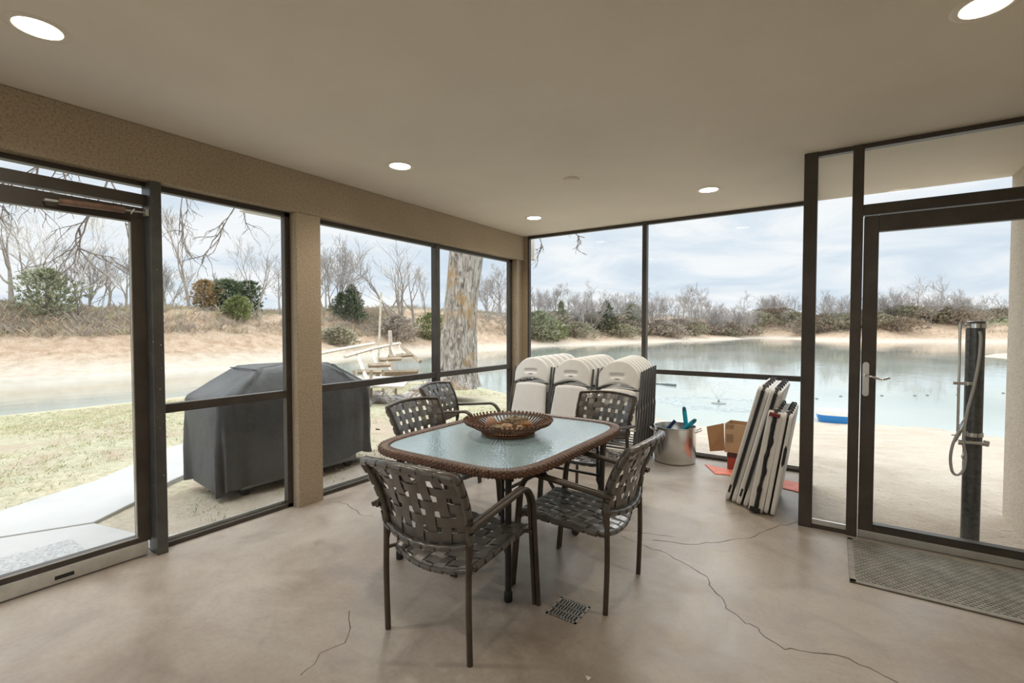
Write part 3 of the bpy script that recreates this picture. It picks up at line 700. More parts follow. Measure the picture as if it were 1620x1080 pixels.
evergreen(853, 66, 4.6, 2.4, 'leaf_l', 'light green tree at the left edge of the far window', 12, False, n=1500, dz=-.6)
evergreen(872, 69, 3.4, 2.4, 'leaf_o', 'olive bush right of the light green tree in the far window', 13, False, 'bank_shrub', 'shrub', dz=-1)
evergreen(888, 74, 5.0, 1.7, 'leaf_l', 'slim green tree in the left pane of the far window', 14, True)
evergreen(959, 82, 5.2, 2.1, 'leaf_c', 'dark pointed evergreen in the left pane of the far window', 15, True, n=1500)
evergreen(1000, 88, 4.6, 2.4, 'leaf_l', 'round greyish green tree beside the bar of the far window', 16, False)
evergreen(1420, 122, 4.0, 6, 'brush_o', 'low olive thicket across the pond at the left of the right door view', 17, False, 'bank_shrub', 'shrub', 1500, dz=-1)
evergreen(1510, 128, 4.5, 8, 'leaf_l', 'broad green thicket behind the shower column', 18, False, 'bank_shrub', 'shrub', 2000, dz=-1.5)
GB = 'scrubby bushes along the far bank'
for i in range(64):
    px = 845 + i*11.9 + rnd.uniform(-5, 5)
    D = (shoreD(px) if px < 1530 else 116)+rnd.uniform(8, 17)
    win = 'left pane of the far window' if px < 1017 else 'right pane of the far window' if px < 1275 else 'narrow pane beside the right door' if px < 1352 else 'glass of the right door'
    evergreen(px, D, rnd.uniform(1.8, 3.2)*(1.35 if px > 1200 else 1), rnd.uniform(2.0, 3.6)*(1.5 if px > 1200 else 1), rnd.choice(['brush_o', 'brush_g', 'brush_g', 'brush_b', 'brush_o']), 'low scrubby bush on the far bank, in the '+win, 40+i, False, 'bank_bush', 'bush', 600, group=GB+', '+win, dz=rnd.uniform(-.5, -.1))

# the big cottonwood beside the pond, its limbs over the lawn
def m_bark():
    m = mat('cottonwood_bark', (.4, .35, .3), .95, spec=.1); t = m.node_tree; b = t.nodes['Principled BSDF']; v = t.nodes['Texture Coordinate'].outputs['Object']
    mp = t.nodes.new('ShaderNodeMapping'); mp.inputs['Scale'].default_value = (1, 1, .28); t.links.new(v, mp.inputs[0])
    a = noise(t, mp.outputs[0], 9, 6, .65, 1.2); g = noise(t, v, .9, 4, .6)
    c = ramp(t, a, [(.36, (.12, .10, .085)), (.48, (.36, .32, .28)), (.62, (.58, .53, .48)), (.8, (.66, .62, .57))])
    c = mixc(t, ramp(t, g, [(.52, (0, 0, 0)), (.62, (.75, .75, .75))]), c, (.42, .27, .12))
    t.links.new(c, b.inputs['Base Color']); bn = t.nodes.new('ShaderNodeBump'); bn.inputs['Strength'].default_value = 1; bn.inputs['Distance'].default_value = .09
    t.links.new(a, bn.inputs['Height']); t.links.new(bn.outputs[0], b.inputs['Normal']); return m
M['cotton'] = m_bark()
TD = 15.0
tb = far(722, TD); gz = hz(tb.x, tb.y)
ct = empty('cottonwood_tree', (tb.x, tb.y, gz), 0, 'massive leaning tree trunk with furrowed grey bark by the pond', 'tree')
def tp(px, py):     # position in the trunk's own depth
    v = CAM + ray(px, py)*TD; return Vector((v.x-tb.x, v.y-tb.y, v.z-gz))
cl = smoothpath([tp(716, 612), tp(722, 585), tp(726, 530), tp(731, 470), tp(736, 420), tp(741, 370), tp(752, 300), tp(770, 220)], 5)
r0 = [.80, .62, .54, .50, .53, .56, .52, .45]
rr = [np.interp(i/(len(cl)-1)*7, range(8), r0) for i in range(len(cl))]
b = MB(); rows = []; rd = random.Random(3)
for p, r in zip(cl, rr):
    row = []
    for j in range(41):
        a = 2*pi*(j % 40)/40; flare = 1 + (.35*max(0, 1-(p.z)/1.0)*(.5+.5*cos(a*5+1)) if p.z < 1 else 0)
        q = r*flare*(1+.035*sin(a*9+p.z*1.3)+.03*sin(a*4-p.z*.8)); row.append((p.x+q*cos(a), p.y+q*sin(a), p.z))
    rows.append(row)
b.grid(rows); b.build('trunk', M['cotton'], ct, smooth=True)
def limb(points, r0, seed, droop=True, twigs=7, tl=1.4):
    rnd_ = random.Random(seed); b = MB(); P = smoothpath([Vector(p)-Vector((tb.x, tb.y, gz)) for p in points], 5); n = len(P)
    b.tube(P, [max(.010, r0*(1-i/(n-1))**1.3) for i in range(n)], 7, caps=False)
    def tw(p, d, L, r, k):
        pts = [p]; dd = d
        for i in range(5):
            dd = (dd+Vector((rnd_.uniform(-.3, .3), rnd_.uniform(-.3, .3), rnd_.uniform(-.28, .2)))).normalized(); pts.append(pts[-1]+dd*L/5)
        b.tube(pts, [max(.004, r*(1-.7*i/5)) for i in range(6)], 4, caps=False)
        if k:
            for q in range(3):
                i = rnd_.randint(1, 5); tw(pts[i], (dd+Vector((rnd_.uniform(-1, 1), rnd_.uniform(-1, 1), rnd_.uniform(-.7, .5)))).normalized(), L*.6, r*.6, k-1)
    for i in range(twigs):
        a = n//3 + int((n-n//3-1)*(i+rnd_.random())/twigs); d = (P[min(a+1, n-1)]-P[a-1]).normalized()
        tw(P[a], (d+Vector((rnd_.uniform(-.9, .9), rnd_.uniform(-.9, .9), rnd_.uniform(-1.3, .1)))).normalized(), tl*rnd_.uniform(.6, 1.1), .016, 2)
    b.build('branch', M['bark_d'], ct, smooth=True)
def vp(px, py, D): return CAM + ray(px, py)*D
topw = Vector((tb.x, tb.y, gz))+cl[-1]
topl = Vector((tb.x, tb.y, gz))+cl[-6]
limb([topw, vp(640, 120, 14), vp(520, 180, 12), vp(430, 240, 11), vp(370, 330, 10.5), vp(345, 372, 10.4)], .05, 1, twigs=10, tl=1.0)
limb([topw, vp(600, 40, 13.5), vp(430, 90, 11.5), vp(330, 170, 10.5), vp(292, 292, 10), vp(283, 372, 9.8)], .05, 2, twigs=10, tl=.9)
limb([topw, vp(560, 20, 12), vp(380, 60, 10), vp(220, 160, 8.5), vp(165, 300, 8), vp(120, 372, 7.8), vp(138, 410, 7.8)], .06, 4, twigs=8, tl=.8)
limb([topw, vp(560, -60, 12), vp(300, 20, 9.5), vp(150, 180, 8.5), vp(60, 262, 8), vp(-20, 300, 8)], .05, 5, twigs=16, tl=.8)
limb([topw, vp(820, 180, 14), vp(880, 290, 13), vp(905, 362, 12.5), vp(925, 376, 12.5)], .12, 7, twigs=5, tl=.45)
limb([topw, vp(800, 200, 14), vp(842, 320, 13), vp(853, 372, 12.8), vp(860, 396, 12.8)], .10, 8, twigs=4, tl=.4)
limb([topw, topw+Vector((1, .5, 2)), topw+Vector((2.2, 1.5, 5))], .35, 9, twigs=6, tl=2)
limb([topw, topw+Vector((-1, .5, 2)), topw+Vector((-2.5, -1, 5))], .3, 10, twigs=6, tl=2)

# ================================================================ WOVEN STRAP CHAIRS
def ribbon(b, P, Wd, Nn, w, th):
    """a flat strap through points P, with width directions Wd and normals Nn"""
    vs = []
    for p, wd, nn in zip(P, Wd, Nn):
        for sx, sn in ((-1, -1), (1, -1), (1, 1), (-1, 1)): vs.append(p + wd*(sx*w/2) + nn*(sn*th/2))
    k = len(P); fs = [(3, 2, 1, 0), ((k-1)*4, (k-1)*4+1, (k-1)*4+2, (k-1)*4+3)]
    for i in range(k-1):
        for j in range(4): fs.append((i*4+j, i*4+(j+1) % 4, (i+1)*4+(j+1) % 4, (i+1)*4+j))
    b.add(vs, fs)
def weave(b, S, nu, nv, wu, wv, ru, rv, amp=.0028, th=.0024, seed=0):
    """S(u,v) with u, v in 0..1; nu straps running along v, nv straps running along u, wrapped over the frame tube at their ends"""
    e = 1e-3
    def fr(u, v):
        p = S(u, v); du = (S(min(1, u+e), v)-S(max(0, u-e), v)).normalized(); dv = (S(u, min(1, v+e))-S(u, max(0, v-e))).normalized()
        return p, du, dv, du.cross(dv).normalized()
    def wrap(P, Wd, Nn, p, t, wd, nn, r, sgn):
        # half turn round the tube at the edge
        seq = []
        for k in range(1, 7):
            a = k/6*pi*1.15; q = p + t*sgn*(r*sin(a)) + nn*(r*(cos(a)-1)*1.0); n2 = nn*cos(a) + t*sgn*sin(a); seq.append((q, wd, n2))
        return seq
    for i in range(nu):
        u = (i+.5)/nu; items = []
        for k in range(nv*4+1):
            v = k/(nv*4); p, du, dv, nn = fr(u, v); a = amp*cos(pi*(v*nv-.5+.0))*(1 if i % 2 else -1)*(1 if 0 < k < nv*4 else .3)
            s_ = sin(pi*v*nv + (pi if i % 2 else 0))
            items.append((p+nn*(amp*s_), du, nn))
        p, du, dv, nn = fr(u, 1); items += wrap(0, 0, 0, p, dv, du, nn, ru, 1)
        p, du, dv, nn = fr(u, 0); items = wrap(0, 0, 0, p, dv, du, nn, ru, -1)[::-1] + items
        ribbon(b, [x[0] for x in items], [x[1] for x in items], [x[2] for x in items], wu, th)
    for j in range(nv):
        v = (j+.5)/nv; items = []
        for k in range(nu*4+1):
            u = k/(nu*4); p, du, dv, nn = fr(u, v); s_ = sin(pi*u*nu + (0 if j % 2 else pi))
            items.append((p+nn*(amp*s_), dv, nn))
        p, du, dv, nn = fr(1, v); items += wrap(0, 0, 0, p, du, dv, nn, rv, 1)
        p, du, dv, nn = fr(0, v); items = wrap(0, 0, 0, p, du, dv, nn, rv, -1)[::-1] + items
        ribbon(b, [x[0] for x in items], [x[1] for x in items], [x[2] for x in items], wv, th)
    # the straps cover the frame tube all round
    K = 28; loop = [S(i/K, 0) for i in range(K)] + [S(1, i/K) for i in range(K)] + [S(1-i/K, 1) for i in range(K)] + [S(0, 1-i/K) for i in range(K+1)]
    c = S(.5, .5); nn = fr(.5, .5)[3]
    nx_ = fr(.5, .5)[3]
    rad = []
    for q in range(len(loop)):
        sd, i_ = divmod(q, K); n_ = (nu, nv, nu, nv)[min(sd, 3)]; rad.append(ru*(.86+.16*abs(sin(pi*(i_ % K)/K*n_))**.5))
    P_, R2 = [], []
    for q in range(len(loop)-1):
        for h_ in (0, .5): P_.append(loop[q].lerp(loop[q+1], h_) - nx_*ru*.9); R2.append(rad[q]*(1-h_)+rad[q+1]*h_)
    b.tube(P_, R2, 8)
def make_chair():
    """faces +Y; origin on the floor between the legs"""
    e = empty('patio_chair', cat='chair')
    hw = .235; yr, yf = -.27, .25
    # seat: surface sags in the middle and rolls down at the back
    def Sseat(u, v):
        x = (u-.5)*2*(hw-.018); y = -.215+.475*v; 
        z = .405 - .030*(1-((u-.5)*2)**2)*(.35+.65*(1-v)**1.5) - .012*(1-v)
        y -= .035*(1-((u-.5)*2)**2)*(1-v)**2
        return Vector((x, y, z))
    b = MB(); weave(b, Sseat, 7, 7, .0455, .050, .014, .014, .0034); b.build('seat', M['strap'], e, smooth=True, angle=60)
    def Sback(u, v):
        s = (u-.5)*2; x = s*(hw-.002+.026*v)
        y = -.245 - .120*v - .045*(1-s*s) + .025*sin(pi*v)
        z = .505 + .335*v - .030*(1-v)*(1-s*s)*1.0 - .020*(s*s)*v
        return Vector((x, y, z))
    def Sb2(u, v): return Sback(1-u, v)      # normal faces backwards
    b = MB(); weave(b, Sb2, 7, 5, .0455, .0455, .016, .016, .0034); b.build('backrest', M['strap'], e, smooth=True, angle=60)
    # frames under the straps
    def off(S, u, v, n, d): 
        p = S(u, v); return p
    b = MB(); K = 14
    loop = [Sback(i/K, 1) for i in range(K+1)]; left = [Sback(0, i/8) for i in range(9)]; right = [Sback(1, i/8) for i in range(9)]
    path = [Vector((-hw, yr+.01, .43))] + left + loop[1:-1] + right[::-1] + [Vector((hw, yr+.01, .43))]
    b.tube(smoothpath(path, 2), .0115, 8); b.tube([Sback(i/K, 0) for i in range(K+1)], .0105, 8); b.build('backrest_frame', M['bronze'], e, smooth=True)
    b = MB()
    ring = [Sseat(i/10, 0) for i in range(11)] + [Sseat(1, i/6) for i in range(1, 7)] + [Sseat(1-i/10, 1) for i in range(1, 11)] + [Sseat(0, 1-i/6) for i in range(1, 7)]
    b.tube([p-Vector((0, 0, .011)) for p in ring], .0105, 8)
    for s in (-1, 1):
        b.tube([(s*(hw-.02), .21, .39), (s*(hw+.035), .215, .392)], .009, 8); b.tube([(s*(hw-.02), -.21, .385), (s*(hw+.004), -.262, .385)], .009, 8)
    b.build('seat_frame', M['bronze'], e, smooth=True)
    for s in (-1, 1):
        x = s*hw
        b = MB(); b.tube(smoothpath([(x, yr+.012, .0), (x, yr+.004, .25), (x, yr+.006, .45), (x, yr+.004, .60)], 4), .0135, 10); b.build('leg', M['bronze'], e, smooth=True)
        # doubled front leg runs on into the armrest
        def pth(o): return fillet([(x+s*(.018+o), yf+.02, 0), (x+s*(.018+o), yf-.035, .56), (x+s*(.018+o), yf-.10, .635), (x+s*(.018+o), yr-.035, .592)], .075, 8)
        b1 = MB(); b2 = MB()
        for o in (0, .0235):
            P = pth(o); k = next(i for i, q in enumerate(P) if q[2] > .5) if True else 0
            b1.tube(P[:k+1], .0118, 10); b2.tube(P[k:], .0118, 10)
        b1.build('leg', M['bronze'], e, smooth=True); b2.build('armrest', M['bronze'], e, smooth=True)
    return e
ch = make_chair()
CH = [((1.940, -2.905), radians(3), 'brown woven strap chair nearest the camera, its back turned, at the near table end'),
      ((2.255, -2.272), radians(90), 'brown woven strap patio chair on the right side of the table, above the floor drain'),
      ((1.775, -1.17), radians(176), 'brown woven strap chair at the far table end, before the white folding chairs'),
      ((1.10, -2.045), radians(-90), 'brown woven strap patio chair on the left side of the table, pushed under it'),
      ((.47, -1.07), radians(-80), 'brown woven strap chair farthest back on the left, bright with sky reflection')]
for i, ((x, y), a, lab) in enumerate(CH):
    o = ch if i == 0 else copy_tree(ch)
    o.location = (x, y, 0); o.rotation_euler = (0, 0, a); tag(o, lab, 'chair', 'woven strap patio chairs around the table')

# ================================================================ TABLE
TC = (1.655, -2.085)
e = empty('patio_table', (TC[0], TC[1], 0), 0, 'patio dining table with a pebbled glass top and brown wicker edge', 'table')
def rrect(a, bb, n, N=360):
    """evenly spaced points and normals of a bowed round-cornered rectangle"""
    P = []
    for i in range(2400):
        t = 2*pi*i/2400; c, s = cos(t), sin(t)
        P.append((a*abs(c)**(2/n)*(1 if c >= 0 else -1), bb*abs(s)**(2/n)*(1 if s >= 0 else -1)))
    L = [0]
    for i in range(2400): p, q = P[i], P[(i+1) % 2400]; L.append(L[-1]+math.hypot(q[0]-p[0], q[1]-p[1]))
    out = []; j = 0
    for k in range(N):
        d = L[-1]*k/N
        while L[j+1] < d: j += 1
        f = (d-L[j])/max(1e-9, L[j+1]-L[j]); p, q = P[j % 2400], P[(j+1) % 2400]; out.append(Vector((p[0]+(q[0]-p[0])*f, p[1]+(q[1]-p[1])*f, 0)))
    Nn = []
    for k in range(N): d = out[(k+1) % N]-out[k-1]; Nn.append(Vector((d.y, -d.x, 0)).normalized())
    return out, Nn, L[-1]
GA, GB2, ZT = .507, .695, .70
P, Nn, L = rrect(GA, GB2, 6.5, 400)
b = MB(); b.prism([(p.x, p.y) for p in P[::2]], ZT-.012, ZT-.004)
def m_tableglass():
    m = mat('pebbled_glass', (.54, .76, .86), .045, spec=1.0, trans=.30, ior=2.0); t = m.node_tree; b_ = t.nodes['Principled BSDF']; v = t.nodes['Texture Coordinate'].outputs['Object']
    vo = t.nodes.new('ShaderNodeTexVoronoi'); vo.inputs['Scale'].default_value = 85; t.links.new(v, vo.inputs['Vector']); n_ = noise(t, v, 40, 3, .6)
    bn = t.nodes.new('ShaderNodeBump'); bn.inputs['Strength'].default_value = .22; bn.inputs['Distance'].default_value = .003
    t.links.new(mathn(t, 'ADD', vo.outputs['Distance'], n_), bn.inputs['Height']); t.links.new(bn.outputs[0], b_.inputs['Normal']); return m
b.build('glass_top', m_tableglass(), e, label='pale blue green pebbled glass')
# wicker edge: wound strands, ribbed outside
NS = 2080; P, Nn, L = rrect(GA+.028, GB2+.028, 5.5, NS)
prof = []
K = 36
for j in range(K):
    a = 2*pi*j/K; c, s = cos(a), sin(a); prof.append((.034*(abs(c)**.55)*(1 if c >= 0 else -1), .0225*(abs(s)**.6)*(1 if s >= 0 else -1), c))
rows = []
for i in range(NS):
    ph = 2*pi*i/8.0; row = []
    for j in range(K):
        x, z, c = prof[j]; out = max(0, c)
        w1 = .0020*cos(ph) ; chk = .0026*out*cos(ph/2)*cos(pi*z/.0095)
        k = 1 + (w1+chk)/.03
        row.append(P[i] + Nn[i]*(x*k) + Vector((0, 0, ZT-.016+z*k)))
    row.append(row[0]); rows.append(row)
b = MB(); b.grid(rows, closed_u=True)
M['wicker'] = mat('brown_wicker', (.135, .072, .046), .42, spec=.6, var=(30, .3))
b.build('wicker_edge', M['wicker'], e, smooth=True, angle=70, label='woven reddish brown resin wicker')
M['table_metal'] = mat('dark_table_metal', (.035, .033, .032), .4, .3)
b = MB()
for s in (-1, 1):
    b.tube([(s*.44, -.60, ZT-.045), (s*.44, .60, ZT-.045)], .013, 8); b.tube([(-.44, s*.60, ZT-.045), (.44, s*.60, ZT-.045)], .013, 8)
    b.tube([(-.42, s*.58, ZT-.075), (.42, s*.58, ZT-.075)], .011, 8)
b.tube([(-.44, 0, ZT-.03), (.44, 0, ZT-.03)], .012, 8); 
b.build('top_frame', M['table_metal'], e, smooth=True)
for sx in (-1, 1):
    for sy in (-1, 1):
        b = MB(); x, y = sx*.400, sy*.592
        b.tube([(x, y, ZT-.04), (x, y, .04)], .0165, 12); b.tube([(x-sx*.036, y, ZT-.05), (x-sx*.036, y, .30), (x-sx*.008, y, .24)], .010, 8)
        lg = b.build('leg', M['table_metal'], e, smooth=True)
        b = MB(); b.lathe([(.020, 0), (.022, .003), (.022, .045), (.017, .055)], (x, y, 0), 16); b.build('foot_cap', M['black'], lg, smooth=True)
b = MB(); b.tube(fillet([(.0, .45, .34), (.16, .42, .16), (.27, .36, .045), (.335, .30, .03)], .08, 6), .013, 8)
b.tube([(-.39, .585, .34), (.39, .585, .34)], .011, 8); b.tube([(0, -.05, .34), (0, .585, .34)], .011, 8)
b.build('cross_brace', M['table_metal'], e, smooth=True)
b = MB(); b.lathe([(.022, -.016), (.024, -.012), (.024, .012), (.022, .016)], (0, 0, 0), 18, Matrix.Translation((.335, .30, .026)) @ Matrix.Rotation(radians(70), 4, 'Z') @ Matrix.Rotation(pi/2, 4, 'X')); b.build('brace_roller', M['table_metal'], e, smooth=True)

# ---- stick basket
BX, BY = 1.685, -2.10
bp = at(802, 690, 'z', ZT); BX, BY = 1.632, -2.065
e = empty('stick_basket', (BX, BY, ZT-.003), 0, 'round brown stick basket of natural ornaments on the glass table', 'basket')
M['stick'] = mat('basket_stick', (.15, .075, .042), .55, var=(30, .3)); M['stick_l'] = mat('basket_base', (.22, .10, .05), .5, var=(20, .25))
b = MB(); b.lathe([(.0, .012), (.15, .012), (.172, .014), (.185, .026), (.176, .028), (.160, .018), (.0, .018)], n=48, close=False)
b.lathe([(.0, .0), (.165, .0), (.178, .006), (.178, .014), (.0, .014)], n=48, close=False); b.build('base', M['stick_l'], e, smooth=True)
for k in range(62):
    a = 2*pi*k/62; a2 = a+.05
    b = MB(); b.tube([(.160*cos(a), .160*sin(a), .02), (.215*cos(a2), .215*sin(a2), .046), (.284*cos(a2+.03), .284*sin(a2+.03), .084), (.296*cos(a2+.03), .296*sin(a2+.03), .100)], [.0045, .0055, .0062, .0072], 6)
    b.build('stick', M['stick'], e, smooth=True)
b = MB()
for ph in (0, pi): b.tube([((.278+.006*cos(t*31+ph))*cos(t), (.278+.006*cos(t*31+ph))*sin(t), .078+.005*sin(t*31+ph)) for t in [2*pi*i/500 for i in range(501)]], .0032, 6, caps=False)
for ph in (): b.tube([((.215+.005*cos(t*31+ph))*cos(t), (.215+.005*cos(t*31+ph))*sin(t), .048+.005*sin(t*31+ph)) for t in [2*pi*i/400 for i in range(401)]], .0035, 6, caps=False)
b.build('woven_rim', M['stick'], e, smooth=True)
# ---- things in the basket
def lump(name, loc, rad, matn, label, cat, seed, amp=.12, sc=(1, 1, 1), rz=0, freq=3):
    rnd_ = random.Random(seed); ph = [rnd_.uniform(0, 6.3) for _ in range(6)]; rows = []
    for i in range(17):
        th = pi*i/16; row = []
        for j in range(25):
            a = 2*pi*(j % 24)/24; d = Vector((sin(th)*cos(a), sin(th)*sin(a), cos(th)))
            r = rad*(1+amp*(sin(d.x*freq*2+ph[0])*sin(d.y*freq*2+ph[1])+.6*sin(d.z*freq*3+ph[2])+.4*sin((d.x+d.y)*freq*5+ph[3])))
            row.append((d.x*r*sc[0], d.y*r*sc[1], d.z*r*sc[2]))
        rows.append(row)
    b = MB(); b.grid(rows); o = b.build(name, M[matn], smooth=True); o.location = loc; o.rotation_euler = (0, 0, rz)
    return tag(o, label, cat, 'ornaments in the stick basket')
M['scrap'] = mat('paper_scrap', (.8, .78, .74), .8)
b = MB(); q0 = at(930, 1071, 'z', 0); b.add([(q0.x-.012, q0.y, .001), (q0.x+.012, q0.y+.006, .001), (q0.x+.010, q0.y-.022, .004), (q0.x+.0, q0.y-.006, .010)], [(0, 2, 1), (0, 1, 3), (1, 2, 3), (2, 0, 3)]); tag(b.build('paper_scrap', M['scrap']), 'tiny white paper scrap on the floor at the bottom of the view', 'scrap')
M['orn_pink'] = mat('pink_ball', (.50, .33, .24), .8, var=(25, .2), bump=(60, .4, .004)); M['orn_drift'] = mat('driftwood', (.33, .27, .19), .9, var=(35, .5), bump=(40, 1, .01))
M['orn_tan'] = mat('tan_shell', (.48, .34, .22), .8, var=(30, .3), bump=(50, .6, .005)); M['orn_brown'] = mat('brown_pod', (.27, .15, .07), .7, var=(40, .4), bump=(45, .7, .006)); M['orn_or'] = mat('orange_pod', (.42, .22, .11), .7, var=(40, .3), bump=(45, .7, .006))
lz = ZT+.016
lump('ornament_ball', (BX-.105, BY-.045, lz+.046), .042, 'orn_pink', 'round pinkish woven ball at the left of the basket', 'ornament', 1, .03)
lump('driftwood_chunk', (BX+.03, BY+.055, lz+.052), .05, 'orn_drift', 'long pitted grey driftwood chunk across the back of the basket', 'ornament', 2, .12, (1.9, .75, .8), .55, 4)
lump('ornament_shell', (BX+.035, BY-.065, lz+.032), .040, 'orn_tan', 'pale tan pointed shell at the front of the basket', 'ornament', 3, .14, (1.1, .9, .78), .3)
lump('seed_pod', (BX+.098, BY-.012, lz+.038), .040, 'orn_brown', 'round hollow brown pod right of the pale shell', 'ornament', 4, .12, (1, .9, .9), 1)
lump('seed_pod', (BX-.05, BY-.055, lz+.024), .036, 'orn_drift', 'flat dark pod between the pink ball and the pale shell', 'ornament', 5, .14, (1.4, 1, .55), .2)
lump('seed_pod', (BX-.07, BY+.015, lz+.030), .026, 'orn_or', 'small orange brown pod behind the pink ball', 'ornament', 6, .1)
lump('seed_pod', (BX+.108, BY+.065, lz+.036), .030, 'orn_or', 'small reddish pod beside the driftwood at the right', 'ornament', 7, .15)
lump('ornament_shell', (BX+.13, BY-.055, lz+.034), .026, 'orn_tan', 'small tan shell at the right front of the basket', 'ornament', 8, .12)

# ================================================================ WHITE FOLDING CHAIRS
def panel(b, xw0, xw1, z0, z1, arch0, arch1, th=.020, curv=.012, recess=True, nx=32, nz=22):
    """moulded plastic panel seen from -Y; edges curve back; a hand hold is pressed into it"""
    F, Bk = [], []
    for i in range(nx+1):
        u = -1+2*i/nx; rf, rb = [], []
        for j in range(nz+1):
            v = j/nz; w = (xw0+(xw1-xw0)*v)/2
            zb = z0+arch0*(1-u*u); zt = z1+arch1*(1-abs(u)**2.4) - (.035*max(0, abs(u)-.86)/.14)**1.0*(1 if arch1 > .05 else .3)
            z = zb+(zt-zb)*v; x = u*w; e_ = max(0, (abs(u)-.93)/.07, (v-.94)/.06, (.05-v)/.05)
            y = curv*u*u*1.0 - curv + .012*e_**2
            if recess:
                zz = (z-(z1-.02)); xx = x
                if -.085 < xx < .06 and -.012 < zz < .030: y += .010
                if -.10+.25*(-zz)*.0 < xx < -.085+.012 and -.11 < zz < .03: y += .003
            rf.append(Vector((x, y, z))); rb.append(Vector((x*.985, y*.0+th+curv*u*u-curv, z)))
        F.append(rf); Bk.append(rb)
    b.grid(F); b.grid([r[::-1] for r in Bk])
    for A, B_ in ((F[0], Bk[0]), (F[-1], Bk[-1])): b.grid([A, B_])
    b.grid([[r[0] for r in F], [r[0] for r in Bk]]); b.grid([[r[-1] for r in F], [r[-1] for r in Bk]])
def make_folding():
    e = empty('folding_chair')
    b = MB(); panel(b, .430, .446, .795, .940, .055, .150, recess=True); bp_ = b.build('back_panel', M['white_plastic'], e, smooth=True, angle=50)
    b = MB(); b.box(-.032, .015, -.0145, -.0115, .893, .899); b.build('badge', M['black'], bp_, label='tiny dark maker badge')
    b = MB(); panel(b, .435, .380, .415, .785, .0, .014, th=.022, curv=.008, recess=False); b.build('seat_panel', M['white_plastic'], e, smooth=True, angle=50)
    for s in (-1, 1):
        b = MB(); b.tube([(s*.232, .016, .985), (s*.236, .010, .70), (s*.238, .004, .63), (s*.238, .022, .58), (s*.234, .016, .0)], .0125, 8); b.build('front_leg', M['tubegrey'], e, smooth=True)
        b = MB(); b.tube([(s*.205, .035, .70), (s*.206, .038, .50), (s*.212, .036, .03)], .0105, 8); b.build('rear_leg', M['tubegrey'], e, smooth=True)
    b = MB(); pass
    for (w_, y_, z_) in ((.232, .016, .20), (.21, .036, .12), (.232, .018, .795), (.232, .03, .40)):
        b = MB(); b.tube([(-w_, y_, z_), (w_, y_, z_)], .0095, 8); b.build('cross_bar', M['tubegrey' if z_ > .7 else 'alu'], e, smooth=True)
    return e
fc = make_folding(); first = True
ORD = ['frontmost', 'second', 'third', 'fourth', 'fifth', 'sixth', 'rearmost']
for name, xs, xe, y0b, y1b, y0t, y1t, n, rz0, rz1 in (('left', .575, .69, -.25, .37, .02, .50, 6, radians(6), radians(0)), ('middle', 1.085, 1.17, -.27, .42, -.02, .53, 7, radians(1), 0), ('right', 1.605, 1.555, -.27, .45, -.02, .56, 7, 0, 0)):
    for k in range(n):
        t = k/(n-1); yb, yt = y0b+(y1b-y0b)*t, y0t+(y1t-y0t)*t
        o = fc if first else copy_tree(fc); first = False
        o.location = (xs+(xe-xs)*t, yb, .006); o.rotation_euler = Euler((-math.atan2(yt-yb, 1.0), 0, rz0+(rz1-rz0)*t), 'XYZ')
        w = ORD[k] if k < n-1 else 'rearmost'
        tag(o, f'white plastic folding chair, {w} of the {name} stack leaning on the far window', 'chair', 'white folding chairs stacked at the far window')

